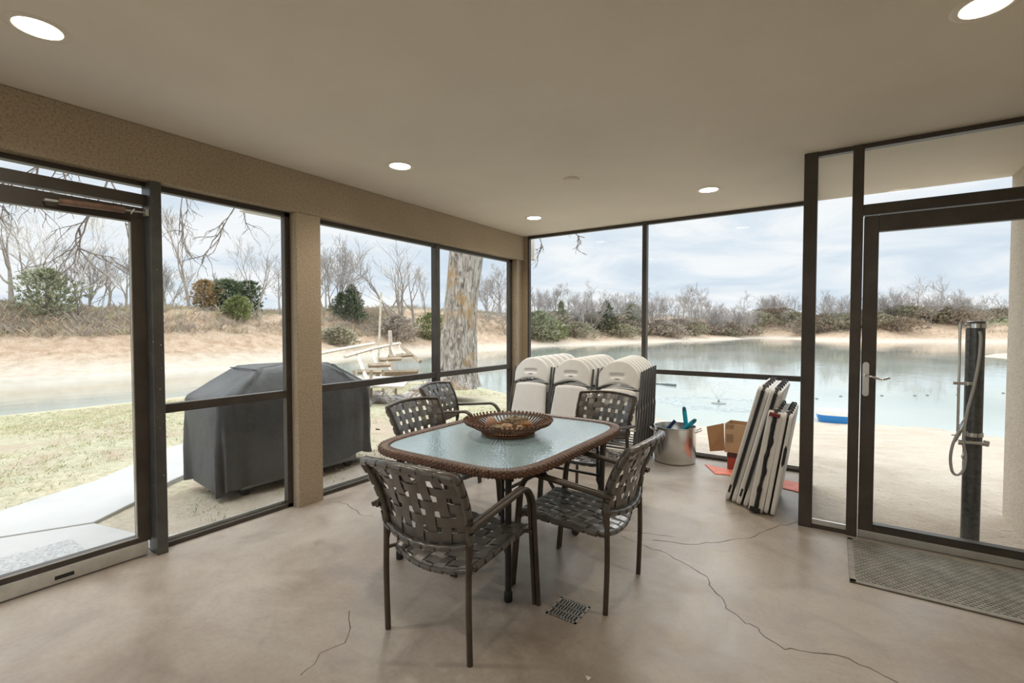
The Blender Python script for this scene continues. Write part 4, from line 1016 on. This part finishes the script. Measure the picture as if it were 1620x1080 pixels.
# ================================================================ FOLDED TABLES
def folded_table(name, base, tilt, hgt, thick, wid, label, kind, group='white folded tables leaning in the corner', rz=0):
    """folded in half: two shells with a gap; local x = thickness, y = width (away), z = up the slope"""
    e = empty(name, base, 0, label, 'table', group); e.rotation_euler = Euler((0, tilt, rz), 'XYZ')
    half = thick*.40
    for s, nm in ((0, 'table_half'), (1, 'table_half')):
        x0 = s*(thick-half)
        pts = []; r = .045
        for cy, cz, a0 in ((wid-r, hgt-r, 0), (r, hgt-r, pi/2), (r, r, pi), (wid-r, r, 3*pi/2)):
            for q in range(7): a = a0+pi/2*q/6; pts.append((cy+r*cos(a), cz+r*sin(a)))
        b = MB(); nn = len(pts); ins = .006
        c = (wid/2, hgt/2)
        def lay(x, k): return [Vector((x, c[0]+(p[0]-c[0])*k, c[1]+(p[1]-c[1])*k)) for p in pts]
        Ls = [lay(x0, .985), lay(x0+ins, 1), lay(x0+half-ins, 1), lay(x0+half, .985)]
        b.grid([[l[i] for l in Ls] for i in range(nn)], closed_u=True); b.add(Ls[0], [tuple(range(nn))]); b.add(Ls[-1], [tuple(range(nn))])
        # pressed ribs along the edge
        b.box(x0+half*.42, x0+half*.50, -.0015, .0, .05, hgt-.05)
        hs = b.build(nm, M['white_plastic'], e, smooth=True, angle=35)
        if s == 0 and kind == 'A':
            q = MB(); q.box(x0+half*.30, x0+half*.72, -.0035, -.0005, .075, .14); q.build('edge_label', M['black'], hs, bevel=.001)
        if kind == 'C' and s == 1:
            q = MB(); q.prism([(.0, .38), (.012, .41), (.012, .52), (.0, .55), (-.008, .52), (-.008, .41)], -.004, .002, Matrix.Translation((x0+.016, 0, 0)) @ Matrix.Rotation(pi/2, 4, 'X')); q.build('hand_hold', M['black'], hs)
    x0, x1 = half, thick-half
    b = MB()
    if kind == 'A':
        b.prism([((x0+x1)/2, .13), (x1+.001, .165), (x1+.001, hgt-.02), (x0-.001, hgt-.02), (x0-.001, .165)], -.010, .02, Matrix.Rotation(pi/2, 4, 'X'))  # solid black wedge stands in for the shade inside the gap
        b.build('gap_shade_and_legs', M['black'], e, label='black filler standing for the shaded gap between the halves')
    elif kind == 'B':
        xm = (x0+x1)/2; b.tube(smoothpath([(xm, .0, .03), (xm+.004, 0, .12), (xm-.003, -.004, .2), (xm+.008, 0, .32), (xm-.006, -.004, .40), (xm+.004, 0, .48), (xm+.010, -.004, .56), (xm-.004, 0, .66), (xm+.006, 0, .74), (xm+.002, 0, hgt-.03)], 4), [.012+.004*sin(i*1.1) for i in range(37)], 8)
        b.tube([(xm+.004, -.006, hgt-.22), (xm+.002, -.008, hgt-.04)], .014, 8); b.tube([(xm, -.004, .05), (xm+.003, -.006, .20)], .014, 8)
        b.build('gap_shade_and_legs', M['black'], e, smooth=True, label='dark bent steel legs showing in the open gap')
        q = MB(); q.box(x0-.03, x1+.022, -.014, .02, hgt-.035, hgt-.008); q.build('corner_bracket', mat('maroon', (.20, .03, .03), .4), e, bevel=.004, label='dark red bracket at the top')
        q = MB(); q.box(x0-.03, x1+.024, -.014, .02, .012, .045); q.build('corner_bracket', M['black'], e, bevel=.004)
    # hinge hardware along the top
    for q in range(5):
        b = MB(); y = .06+q*(wid-.12)/4; b.tube([(x0-.012, y, hgt-.012), (x0-.004, y+.01, hgt+.014), (x1+.006, y+.02, hgt+.014), (x1+.014, y+.03, hgt-.010)], .007, 6); b.box(x0, x1, y-.02, y+.05, hgt-.03, hgt+.012)
        b.build('hinge', M['tubegrey'], e, smooth=True)
    return e
TA = math.atan2(.235, .935)
folded_table('folding_table', (2.700, -.545, .012), TA, .965, .085, .76, 'white plastic folding table folded in half, leftmost of the leaning ones', 'A')
folded_table('folding_table', (2.792, -.600, .012), TA, .955, .085, .76, 'white plastic folding table folded in half, second from the left of the leaning ones', 'A')
TB = math.atan2(.125, .75)
folded_table('folding_table', (2.893, -.690, .012), TB, .785, .098, .60, 'white folded table with bent dark legs and a red bracket in its gap', 'B')
folded_table('folding_table', (2.998, -.700, .012), math.atan2(.115, .75), .775, .072, .60, 'white folded table with a black hand hold slot, right next to the post', 'C')

# ================================================================ STEEL POT AND TOYS
PX, PY = 2.045, .425; PR, PH = .208, .372
e = empty('stock_pot', (PX, PY, .0), 0, 'large shiny steel stock pot holding blue toys on the floor by the far window', 'pot')
b = MB(); b.lathe([(.0, .004), (PR-.02, .0), (PR-.004, .008), (PR-.002, .03), (PR-.004, .055), (PR, .062), (PR, PH-.008), (PR+.008, PH-.002), (PR+.008, PH+.004), (PR-.001, PH+.003), (PR-.006, PH-.01), (PR-.007, .02), (.0, .016)], n=72, close=False); b.build('body', M['steel'], e, smooth=True)
for s, a in ((-1, radians(205)), (1, radians(15))):
    b = MB(); c, sn = cos(a), sin(a)
    def hp_(r, w, z): return (c*(PR+r)-sn*w, sn*(PR+r)+c*w, z)
    b.tube(fillet([hp_(.0, -.05, PH-.05), hp_(.055, -.055, PH-.02), hp_(.055, .055, PH-.02), hp_(.0, .05, PH-.05)], .02, 4), .006, 8)
    b.tube([hp_(.001, -.06, PH-.05), hp_(.001, .06, PH-.05)], .008, 6); b.build('handle', M['steel'], e, smooth=True)
def pump(px, py, px2, py2, Y, Y2, lab, nm='water_pump_toy'):
    a, c = at(px, py, 'y', Y), at(px2, py2, 'y', Y2); e = empty(nm, a, 0, lab, 'toy', 'blue water toys in the steel pot'); d = c-a
    a2 = a - d.normalized()*.24
    b = MB(); b.tube([a2-a, d*.15, d*.72], .022, 14); b.build('barrel', M['teal'], e, smooth=True)
    b = MB(); b.tube([d*.70, d*.93, d], [.021, .018, .008], 12); b.build('cap', M['teal_dark'], e, smooth=True)
pump(1085, 668, 1082, 643, .40, .40, 'upright teal water toy tube in the steel pot')
pump(1086, 676, 1101, 663, .36, .34, 'teal water toy tube leaning to the right in the steel pot')
b = MB(); a, c = at(1060, 674, 'y', .42), at(1068, 665, 'y', .45); b.tube([a-(c-a)*2.2, a, c], .018, 10); tag(b.build('water_toy_handle', mat('navy_plastic', (.015, .03, .12), .4), smooth=True), 'dark navy toy handle lying low inside the steel pot', 'toy', 'blue water toys in the steel pot')

# ================================================================ BOX, RED MAT
p0, p1 = at(1146, 735, 'z', 0), None
e = empty('cardboard_box', (2.535, .40, .0), radians(-4), 'open brown cardboard box with printed marks behind the leaning tables', 'box')
b = MB(); b.m = 0
bx0, bx1, by0, by1, bz0, bz1 = .0, .42, .0, .22, .17, .455; t_ = .005
b.box(bx0, bx1, by0, by0+t_, bz0, bz1); b.box(bx0, bx1, by1-t_, by1, bz0, bz1); b.box(bx0, bx0+t_, by0, by1, bz0, bz1); b.box(bx1-t_, bx1, by0, by1, bz0, bz1); b.box(bx0, bx1, by0, by1, bz0, bz0+t_)
bd_ = b.build('carton', M['card'], e, bevel=.001)
b = MB(); b.add([(-.01, -.002, .455), (-.165, -.03, .405), (-.125, -.05, .165), (0, -.002, .185)], [(0, 1, 2, 3)]); b.add([(-.01, .003, .455), (-.165, -.025, .405), (-.125, -.045, .165), (0, .003, .185)], [(3, 2, 1, 0)])
b.build('flap', M['card_in'], e, label='darker inner side of the open flap')
b = MB()
for k in range(4): b.box(.018+.018*k, .024+.018*k, -.0012, 0, .405, .440)
b.box(.018, .090, -.0012, 0, .443, .446)
for (q0, q1, r0_, r1_) in ((.02, .075, .275, .279), (.02, .075, .345, .349), (.02, .024, .275, .349), (.071, .075, .275, .349), (.03, .065, .29, .295), (.03, .065, .305, .31), (.03, .065, .32, .325), (.03, .065, .333, .336)): b.box(q0, q1, -.0012, 0, r0_, r1_)
b.build('printed_marks', M['print'], bd_)
M['redbox'] = mat('red_carton', (.33, .07, .045), .6, var=(6, .15))
e = empty('red_carton', (2.56, .40, 0), radians(-4), 'dark red carton under the open cardboard box', 'box')
b = MB(); b.box(0, .38, .0, .22, 0, .135); b.build('body', M['redbox'], e, bevel=.004)
b = MB(); b.box(-.003, .384, -.003, .224, .125, .165); b.build('lid', mat('dark_lid', (.07, .03, .03), .6), e, bevel=.003)
b = MB()
pts = [at(x, y, 'z', .006) for x, y in ((1115, 734), (1131, 749), (1150, 750.5))]
pl = [(pts[0].x, pts[0].y), (pts[1].x, pts[1].y), (pts[2].x, pts[2].y), (3.2, .02), (3.215, .30), (2.6, .39)]
b.prism(pl, .001, .008); tag(b.build('foam_mat', mat('coral_foam', (.80, .22, .14), .6, var=(14, .15)), bevel=.002), 'flat coral red foam mat on the floor under the leaning tables', 'mat')

# ================================================================ FLOOR DRAIN, DOOR MAT
e = empty('floor_drain', (2.347, -2.577, 0), 0, 'small square slotted metal floor drain beside the right chair', 'drain')
b = MB(); hw_ = .082; n_ = 9
b.box(-hw_, hw_, -hw_, -hw_+.012, 0, .003); b.box(-hw_, hw_, hw_-.012, hw_, 0, .003); b.box(-hw_, -hw_+.012, -hw_, hw_, 0, .003); b.box(hw_-.012, hw_, -hw_, hw_, 0, .003)
for i in (1, 2): y = -hw_+.012+i*(2*hw_-.024)/3; b.box(-hw_, hw_, y-.004, y+.004, 0, .003)
for i in range(1, n_): x = -hw_+.012+i*(2*hw_-.024)/n_; b.box(x-.003, x+.003, -hw_, hw_, 0, .003)
b.build('grate', mat('drain_metal', (.38, .36, .33), .45, .5, var=(30, .2)), e)
b = MB(); b.box(-hw_+.01, hw_-.01, -hw_+.01, hw_-.01, .0004, .0009); b.build('drain_well', M['black'], e)
e = empty('rubber_doormat', (3.508, -1.475, 0), 0, 'grey brown rubber doormat with small slots in front of the right door', 'doormat')
mw_, mh_ = 1.0, .655
b = MB(); b.box(0, mw_, 0, mh_, .0, .004); b.build('backing', mat('mat_backing', (.05, .047, .04), .8), e)
b = MB(); b.box(0, mw_, 0, .030, .003, .010); b.box(0, mw_, mh_-.030, mh_, .003, .010); b.box(0, .030, 0, mh_, .003, .010); b.box(mw_-.03, mw_, 0, mh_, .003, .010); b.build('border', M['rubber'], e, bevel=.002)
b = MB(); ry = .0215
i = 0; y = .03
while y < mh_-.032:
    off_ = .015 if i % 2 else 0; x = .03+off_
    b.box(.03, mw_-.03, y, y+.0115, .003, .008)
    while x < mw_-.04: b.box(x, x+.010, y+.0115, y+ry, .003, .009); x += .030
    y += ry; i += 1
b.build('slotted_top', M['rubber'], e)

# ================================================================ COVERED GRILL
GZ0 = -.115
e = empty('covered_grill', (-1.25, -2.0, GZ0), 0, 'large barbecue grill under a dark grey fabric cover outside the left windows', 'grill')
gx0, gx1 = -.42, .36; gy0, gy1 = -.72, .93        # local
rows = []; rnd_ = random.Random(5)
# sections along z: (z, inset each side)
secs = [(.10, 0, 0), (.22, .0, 0), (.40, .0, 0), (.58, .0, 0), (.74, .0, 0), (.855, .0, 0), (.885, .012, .02), (.93, .04, .10), (1.0, .08, .21), (1.07, .12, .33), (1.115, .16, .40), (1.135, .20, .44), (1.137, .34, .75)]
Nn_ = 120
for (z, ix, iy) in secs:
    row = []
    X0, X1, Y0, Y1 = gx0+ix*.8, gx1-ix, gy0+iy, gy1-iy
    cx_, cy_ = (X0+X1)/2, (Y0+Y1)/2; ax, ay = (X1-X0)/2, (Y1-Y0)/2
    for k in range(Nn_+1):
        t = 2*pi*(k % Nn_)/Nn_; c, s = cos(t), sin(t); nn_ = .22
        x = cx_+ax*abs(c)**nn_*(1 if c >= 0 else -1); y = cy_+ay*abs(s)**nn_*(1 if s >= 0 else -1)
        low = max(0, (.8-z)/.8)
        f = low*(.022*sin(t*9+1)+.014*sin(t*17+2+z*2)+.010*sin(t*5+z*3)) + .005*sin(t*11+z*9)
        zz = z + (.02*sin(t*7)+.035*sin(t*2+.6) if z < .15 else 0) + (.008*sin(t*6+1) if z > .88 else 0)
        row.append((x+f*c*1.3, y+f*s*1.3-.0*low, zz))
    rows.append(row)
b = MB(); b.grid(rows); b.add([rows[-1][k] for k in range(Nn_)], [tuple(range(Nn_))])
cv = b.build('cover', M['cover'], e, smooth=True, angle=60)
b = MB()
for (yy, dz) in ((gy0+.40, 0), (gy1-.42, 0)):
    pts = [(gx1+.004, yy*1.0+(-.16 if yy < 0 else .16), .885), (gx1-.06, yy+(-.08 if yy < 0 else .08), 1.0), (gx1-.145, yy, 1.12), (gx0+.13, yy, 1.122)]
    b.tube(pts, .005, 6)
b.tube([(gx1+.003, gy0+.03, .870), (gx1+.003, gy1-.03, .872)], .004, 6)
b.build('piping', M['cover'], cv, smooth=True)
b = MB(); b.tube([(gx1, gy1+.01, .36), (gx1, gy1+.06, .345)], .008, 6); b.build('strap', M['black'], cv, smooth=True)
b = MB(); b.box(gx0+.05, gx1-.06, gy0+.2, gy1-.22, .06, .75); b.build('cart', mat('cart_metal', (.25, .26, .26), .5, .3), e)
for s in (gy0+.25, gy1-.30):
    for x in (gx0+.1, gx1-.10):
        b = MB(); b.tube([(x-.02, s, .05), (x+.02, s, .05)], .05, 20); b.build('wheel', M['black'], e, smooth=True)

# ================================================================ SHOWER COLUMN
SP = at(1541, 850, 'y', -.35); sx, sy = 4.183, -.36; gz = hz(sx, sy)
e = empty('shower_column', (sx, sy, gz), 0, 'dark outdoor shower post with chrome fittings outside the right door', 'shower'); top = 1.443-gz
M['post_dark'] = mat('shower_post', (.15, .155, .16), .26, .4, spec=.8, var=(40, .5, (.09, .094, .098)))
R_ = .0475
b = MB(); b.lathe([(R_, .0), (R_, top-.055), (R_+.001, top-.03), (R_+.001, top-.006), (R_-.008, top)], n=48); b.build('post', M['post_dark'], e, smooth=True)
def pl3(px, py): v = at(px, py, 'y', sy-.07); return Vector((v.x-sx, v.y-sy, v.z-gz))
b = MB()
for z, h_ in ((top-.048, .030), (at(1541, 690, 'y', sy).z-gz, .028)): b.lathe([(R_+.001, z), (R_+.005, z+.002), (R_+.005, z+h_), (R_+.001, z+h_+.002)], n=48, close=False)
b.build('clamp_band', M['chrome'], e, smooth=True)
A_, B_ = pl3(1519, 514), pl3(1515, 682)
b = MB(); b.tube([A_+Vector((.075, .05, .0)), A_, B_, B_+Vector((.075, .05, 0))], .0075, 10); b.tube([A_+Vector((0, 0, .012)), A_-Vector((0, 0, .03))], .010, 10); b.build('slide_rail', M['chrome'], e, smooth=True)
c = pl3(1519, 606); b = MB(); b.tube([c-Vector((.035, 0, 0)), c+Vector((.028, 0, 0))], .011, 10); b.tube([c+Vector((.03, 0, 0)), c+Vector((.055, .02, 0))], .016, 10); b.build('slider', M['chrome'], e, smooth=True)
b = MB(); hpts = [(1549, 524), (1551, 535), (1548, 570), (1540, 612), (1530, 650), (1525, 680), (1524, 700), (1527, 720), (1524, 742), (1514, 750), (1506, 745), (1503, 725), (1506, 705), (1512, 690), (1518, 680)]
b.tube(smoothpath([pl3(*q)-Vector((0, .01, 0)) for q in hpts], 5), .0085, 10); b.build('hose', mat('steel_hose', (.62, .60, .57), .3, .85, bump=(260, .6, .002)), e, smooth=True, label='pale flexible shower hose')
b = MB(); c = pl3(1517, 684); d_ = pl3(1522, 672)-pl3(1512, 692); b.tube([c-d_*.7, c, c+d_*.6, c+d_*1.1], [.009, .013, .016, .010], 12); b.tube([pl3(1505, 688), pl3(1520, 688)], .004, 6)
b.build('hand_shower', M['chrome'], e, smooth=True)
b = MB(); a, c = pl3(1519, 699), pl3(1560, 701); b.tube([a, c], .011, 12); b.tube([a-Vector((.012, 0, 0)), a+Vector((.012, 0, 0))], .019, 12); b.tube([c-Vector((.012, 0, 0)), c+Vector((.012, 0, -.004))], .019, 12)
b.tube(smoothpath([pl3(1524, 703), pl3(1526, 716), pl3(1523, 722), pl3(1528, 732)], 4), .008, 8); b.build('mixer_tap', M['chrome'], e, smooth=True)

# ================================================================ POND THINGS
bp_ = at(1319, 668, 'z', -.98); 
e = empty('paddle_boat', (bp_.x, bp_.y+.25, -1.0), radians(6), 'small blue and white plastic boat at the water edge', 'boat')
b = MB(); rows = []
for (z, kx) in ((.0, .86), (.10, .97), (.19, 1.0), (.30, 1.0), (.305, .88), (.20, .84)):
    rows.append([((.38*kx)*abs(cos(t))**.5*(1 if cos(t) >= 0 else -1), (.30*kx)*abs(sin(t))**.5*(1 if sin(t) >= 0 else -1), z) for t in [2*pi*k/32 for k in range(32)]]+[((.38*kx), 0, z)])
b.grid(rows[:3]); b.add([(p[0], p[1], p[2]) for p in rows[0][:-1]], [tuple(range(32))]); b.build('hull', M['blue'], e, smooth=True)
b = MB(); b.grid(rows[2:]); b.add([(p[0], p[1], p[2]) for p in rows[5][:-1]], [tuple(range(32))]); b.build('deck', M['white_plastic'], e, smooth=True)
fp = at(1137, 638, 'z', -1.0)
e = empty('pond_fountain', (fp.x, fp.y, -1.0), 0, 'floating pond fountain throwing a cone of fine spray', 'fountain')
b = MB(); b.lathe([(.0, .05), (.10, .05), (.20, .03), (.22, .0), (.22, -.03)], n=28, close=False); b.lathe([(.03, .05), (.03, .10)], n=12); b.build('float', mat('fountain_float', (.22, .24, .24), .5), e, smooth=True)
M['spray'] = mat('water_spray', (.95, .97, .98), .3, spec=.8, trans=.25, ior=1.33)
rnd_ = random.Random(8); b = MB()
for i in range(2600):
    a = rnd_.uniform(0, 2*pi); t = rnd_.random()**.8; ang = rnd_.uniform(.30, .56); r = t*.62*math.tan(ang)*1.5; z = .08+.66*t
    p = Vector((r*cos(a), r*sin(a), z)); d = Vector((cos(a)*math.tan(ang), sin(a)*math.tan(ang), 1)).normalized()*rnd_.uniform(.012, .04); w_ = .0035
    b.add([p+Vector((-w_, 0, 0)), p+Vector((w_, 0, 0)), p+Vector((0, w_, 0)), p+d], [(0, 1, 3), (1, 2, 3), (2, 0, 3), (0, 2, 1)])
sp = b.build('spray', M['spray'], e); sp['kind'] = 'stuff'
M['foam'] = mat('foam_and_reflection', (.33, .37, .375), .5, spec=.4, bump=(8, .6, .03))  # colour carries foam and the painted reflection of the ripple ring
b = MB(); rnd_ = random.Random(2)
for i in range(500):
    a = rnd_.uniform(0, 2*pi); r = 1.25+rnd_.gauss(0, .16); p = Vector((r*cos(a)*1.25, r*sin(a), .0)); s_ = rnd_.uniform(.015, .07)
    b.add([p+Vector((s_*cos(q*pi/3)*1.6, s_*.6*sin(q*pi/3), .004)) for q in range(6)]+[p+Vector((0, 0, .014))], [(q, (q+1) % 6, 6) for q in range(6)])
o = b.build('ripple_reflection_foam', M['foam'], e, smooth=True); o['kind'] = 'stuff'
b = MB(); a, c = at(1030, 605.5, 'z', -.97), at(1069, 609.5, 'z', -.97); m_ = a.lerp(c, .45)
b.tube([a, a.lerp(c, .2)+Vector((0, 0, -.01)), m_], .022, 8); b.tube([m_, a.lerp(c, .62)], .035, 8); b.tube([a.lerp(c, .62), c], .06, 10)
tag(b.build('floating_pipe', mat('wet_pipe', (.10, .12, .12), .5), smooth=True), 'thin dark pipe floating on the pond right of the folding chairs', 'pipe')
GBUOY = 'small dark buoys in a line across the pond'
for i, (x, y) in enumerate(((1292, 631), (1330, 627), (1395, 626), (1447, 626), (1467, 625.5), (1515, 624.5), (1587, 622))):
    p = at(x, y, 'z', -1.0); b = MB(); b.lathe([(.0, .04), (.03, .035), (.05, .01), (.04, -.03), (.0, -.05)], n=12, close=False); o = b.build('buoy', mat('buoy_dark', (.16, .15, .15), .5) if i == 0 else bpy.data.materials['buoy_dark'], smooth=True)
    o.location = p; tag(o, ['small buoy just left of the boat, beside the corner post', 'small buoy behind the boat', 'small buoy right of the door handle lever', 'small buoy in the middle of the right door', 'small buoy right of the middle one in the right door', 'small buoy just left of the shower rail', 'small buoy between the shower column and the pillar'][i], 'buoy', GBUOY)

# broken boat dock
M['dockw'] = mat('weathered_white_wood', (.62, .56, .48), .8, var=(6, .15)); M['docky'] = mat('weathered_wood', (.36, .28, .20), .85, var=(6, .25))
p0 = at(590, 600, 'z', -.6); gz = hz(p0.x, p0.y)
DD = 13.5
def dk(px, py, D=DD): return CAM + ray(px, py)*D
o0 = dk(600, 600); e = empty('broken_dock', (o0.x, o0.y, -1.0), 0, 'broken wooden dock with pale slanting rails by the pond, behind the grill', 'dock')
def rel(v): return v - Vector((o0.x, o0.y, -1.0))
def beam(a, c, w, mt, nm): b = MB(); b.tube([rel(a), rel(c)], w, 4); return b.build(nm, M[mt], e)
b = MB(); b.tube([rel(q) for q in (dk(545, 564, 14), dk(590, 551, 15.5), dk(620, 545, 17), dk(633, 543, 18))], .055, 4); b.build('top_rail', M['dockw'], e)
b = MB(); b.tube([rel(q) for q in (dk(500, 560, 15), dk(540, 552, 17), dk(592, 543, 19.5))], .06, 4); b.build('top_rail', M['dockw'], e)
for (x0_, y0_, x1_, y1_, D0, D1) in ((566, 562, 582, 603, 14.6, 12.6), (587, 555, 606, 600, 15.4, 13.2), (603, 549, 622, 596, 16.2, 13.8), (618, 546, 625, 563, 17, 15.8), (630, 544, 636, 559, 17.8, 16.6), (641, 552, 645, 560, 18, 17.2)):
    beam(dk(x0_, y0_, D0), dk(x1_, y1_, D1), .035, 'dockw', 'slat')
for (x0_, y0_, x1_, y1_, D0, D1) in ((583, 578, 617, 577, 13.8, 14.2), (600, 569, 634, 567, 14.8, 15.4), (615, 564, 652, 561, 15.8, 16.4), (565, 588, 603, 588, 12.8, 13.0)):
    beam(dk(x0_, y0_, D0), dk(x1_, y1_, D1), .07, 'docky', 'plank')
beam(dk(630, 544, 17.8), dk(665, 572, 16), .07, 'docky', 'side_beam'); beam(dk(566, 562, 14.6), dk(585, 612, 11.6), .05, 'dockw', 'side_beam')
for (x_, D_) in ((587, 12.6), (606, 13.2), (626, 14.5), (545, 13), (560, 12.4)):
    a = dk(x_, 585, D_); beam(a, Vector((a.x, a.y, hz(a.x, a.y)-.1)), .05, 'docky', 'post')
b = MB(); b.box(-.9, .9, -.35, .35, -.03, .03, Matrix.Translation(rel(dk(592, 604, 12.4))) @ Matrix.Rotation(.5, 4, 'Z') @ Matrix.Rotation(.25, 4, 'X')); b.build('deck_panel', M['dockw'], e)
b = MB(); b.box(-.6, .6, -.3, .3, -.03, .03, Matrix.Translation(rel(dk(628, 590, 14))) @ Matrix.Rotation(.9, 4, 'Z') @ Matrix.Rotation(-.3, 4, 'X')); b.build('deck_panel', M['docky'], e)
# standing poles
for (x0_, y0_, x1_, y1_, D, r, lab) in ((596, 545, 603, 462, 20, .055, 'tall thin pale pole standing in the water behind the broken dock'), (621, 560, 617, 523, 17, .09, 'short thick white post standing at the broken dock')):
    b = MB(); a, c = dk(x0_, y0_, D), dk(x1_, y1_, D*.985); a = Vector((a.x, a.y, -1.3)) if D > 18 else Vector((a.x, a.y, -1.2)); b.tube([a, c], [r, r*.7], 8); tag(b.build('mooring_pole', M['dockw'], smooth=True), lab, 'pole', None)
# rubble and driftwood by the dock
rnd_ = random.Random(12); M['rock'] = mat('pale_rubble', (.52, .47, .43), .9, var=(4, .2), bump=(6, .5, .03)); M['rock_d'] = mat('grey_rubble', (.30, .28, .26), .9, var=(4, .2), bump=(6, .5, .03))
base = None
for i in range(34):
    px = rnd_.uniform(560, 705); D = rnd_.uniform(11.5, 15) if px < 640 else rnd_.uniform(13.5, 17); p = far(px, D); z = hz(p.x, p.y)
    if z < -1.25: continue
    if base is None or i % 6 == 0:
        rows = []
        ph = [rnd_.uniform(0, 6) for _ in range(3)]
        for a_i in range(9):
            th = pi*a_i/8; rows.append([tuple(Vector((sin(th)*cos(t), sin(th)*sin(t), .6*cos(th)))*(1+.22*sin(3*t+ph[0])*sin(2*th+ph[1])+.12*sin(5*t+ph[2]))) for t in [2*pi*(j % 12)/12 for j in range(13)]])
        b = MB(); b.grid(rows); base = b.build('rubble_block', M['rock' if i % 12 else 'rock_d']); o = base
    else: o = base.copy(); COL.objects.link(o)
    s_ = rnd_.uniform(.10, .30); o.location = (p.x, p.y, z+.2*s_); o.scale = (s_*1.3, s_, s_); o.rotation_euler = (0, 0, rnd_.uniform(0, 6))
    tag(o, 'pale broken concrete block in the rubble between broken dock and big trunk', 'rock', 'rubble by the broken dock')
rnd_ = random.Random(13)
for i in range(22):
    px = rnd_.uniform(570, 700); D = rnd_.uniform(12, 16.5); p = far(px, D); z = hz(p.x, p.y)
    b = MB(); a = rnd_.uniform(0, pi); L_ = rnd_.uniform(.3, .9); up_ = rnd_.uniform(0, .5); dv = Vector((cos(a)*L_, sin(a)*L_, up_)); b.tube([Vector((0, 0, 0)), dv*.5+Vector((0, 0, .05)), dv], [.03, .025, .012], 5)
    o = b.build('driftwood_stick', M['dockw' if i % 2 else 'docky'], smooth=True); o.location = (p.x, p.y, max(z, -1.0)+.03); tag(o, 'driftwood stick lying in the rubble beside the broken dock', 'stick', 'driftwood by the broken dock')
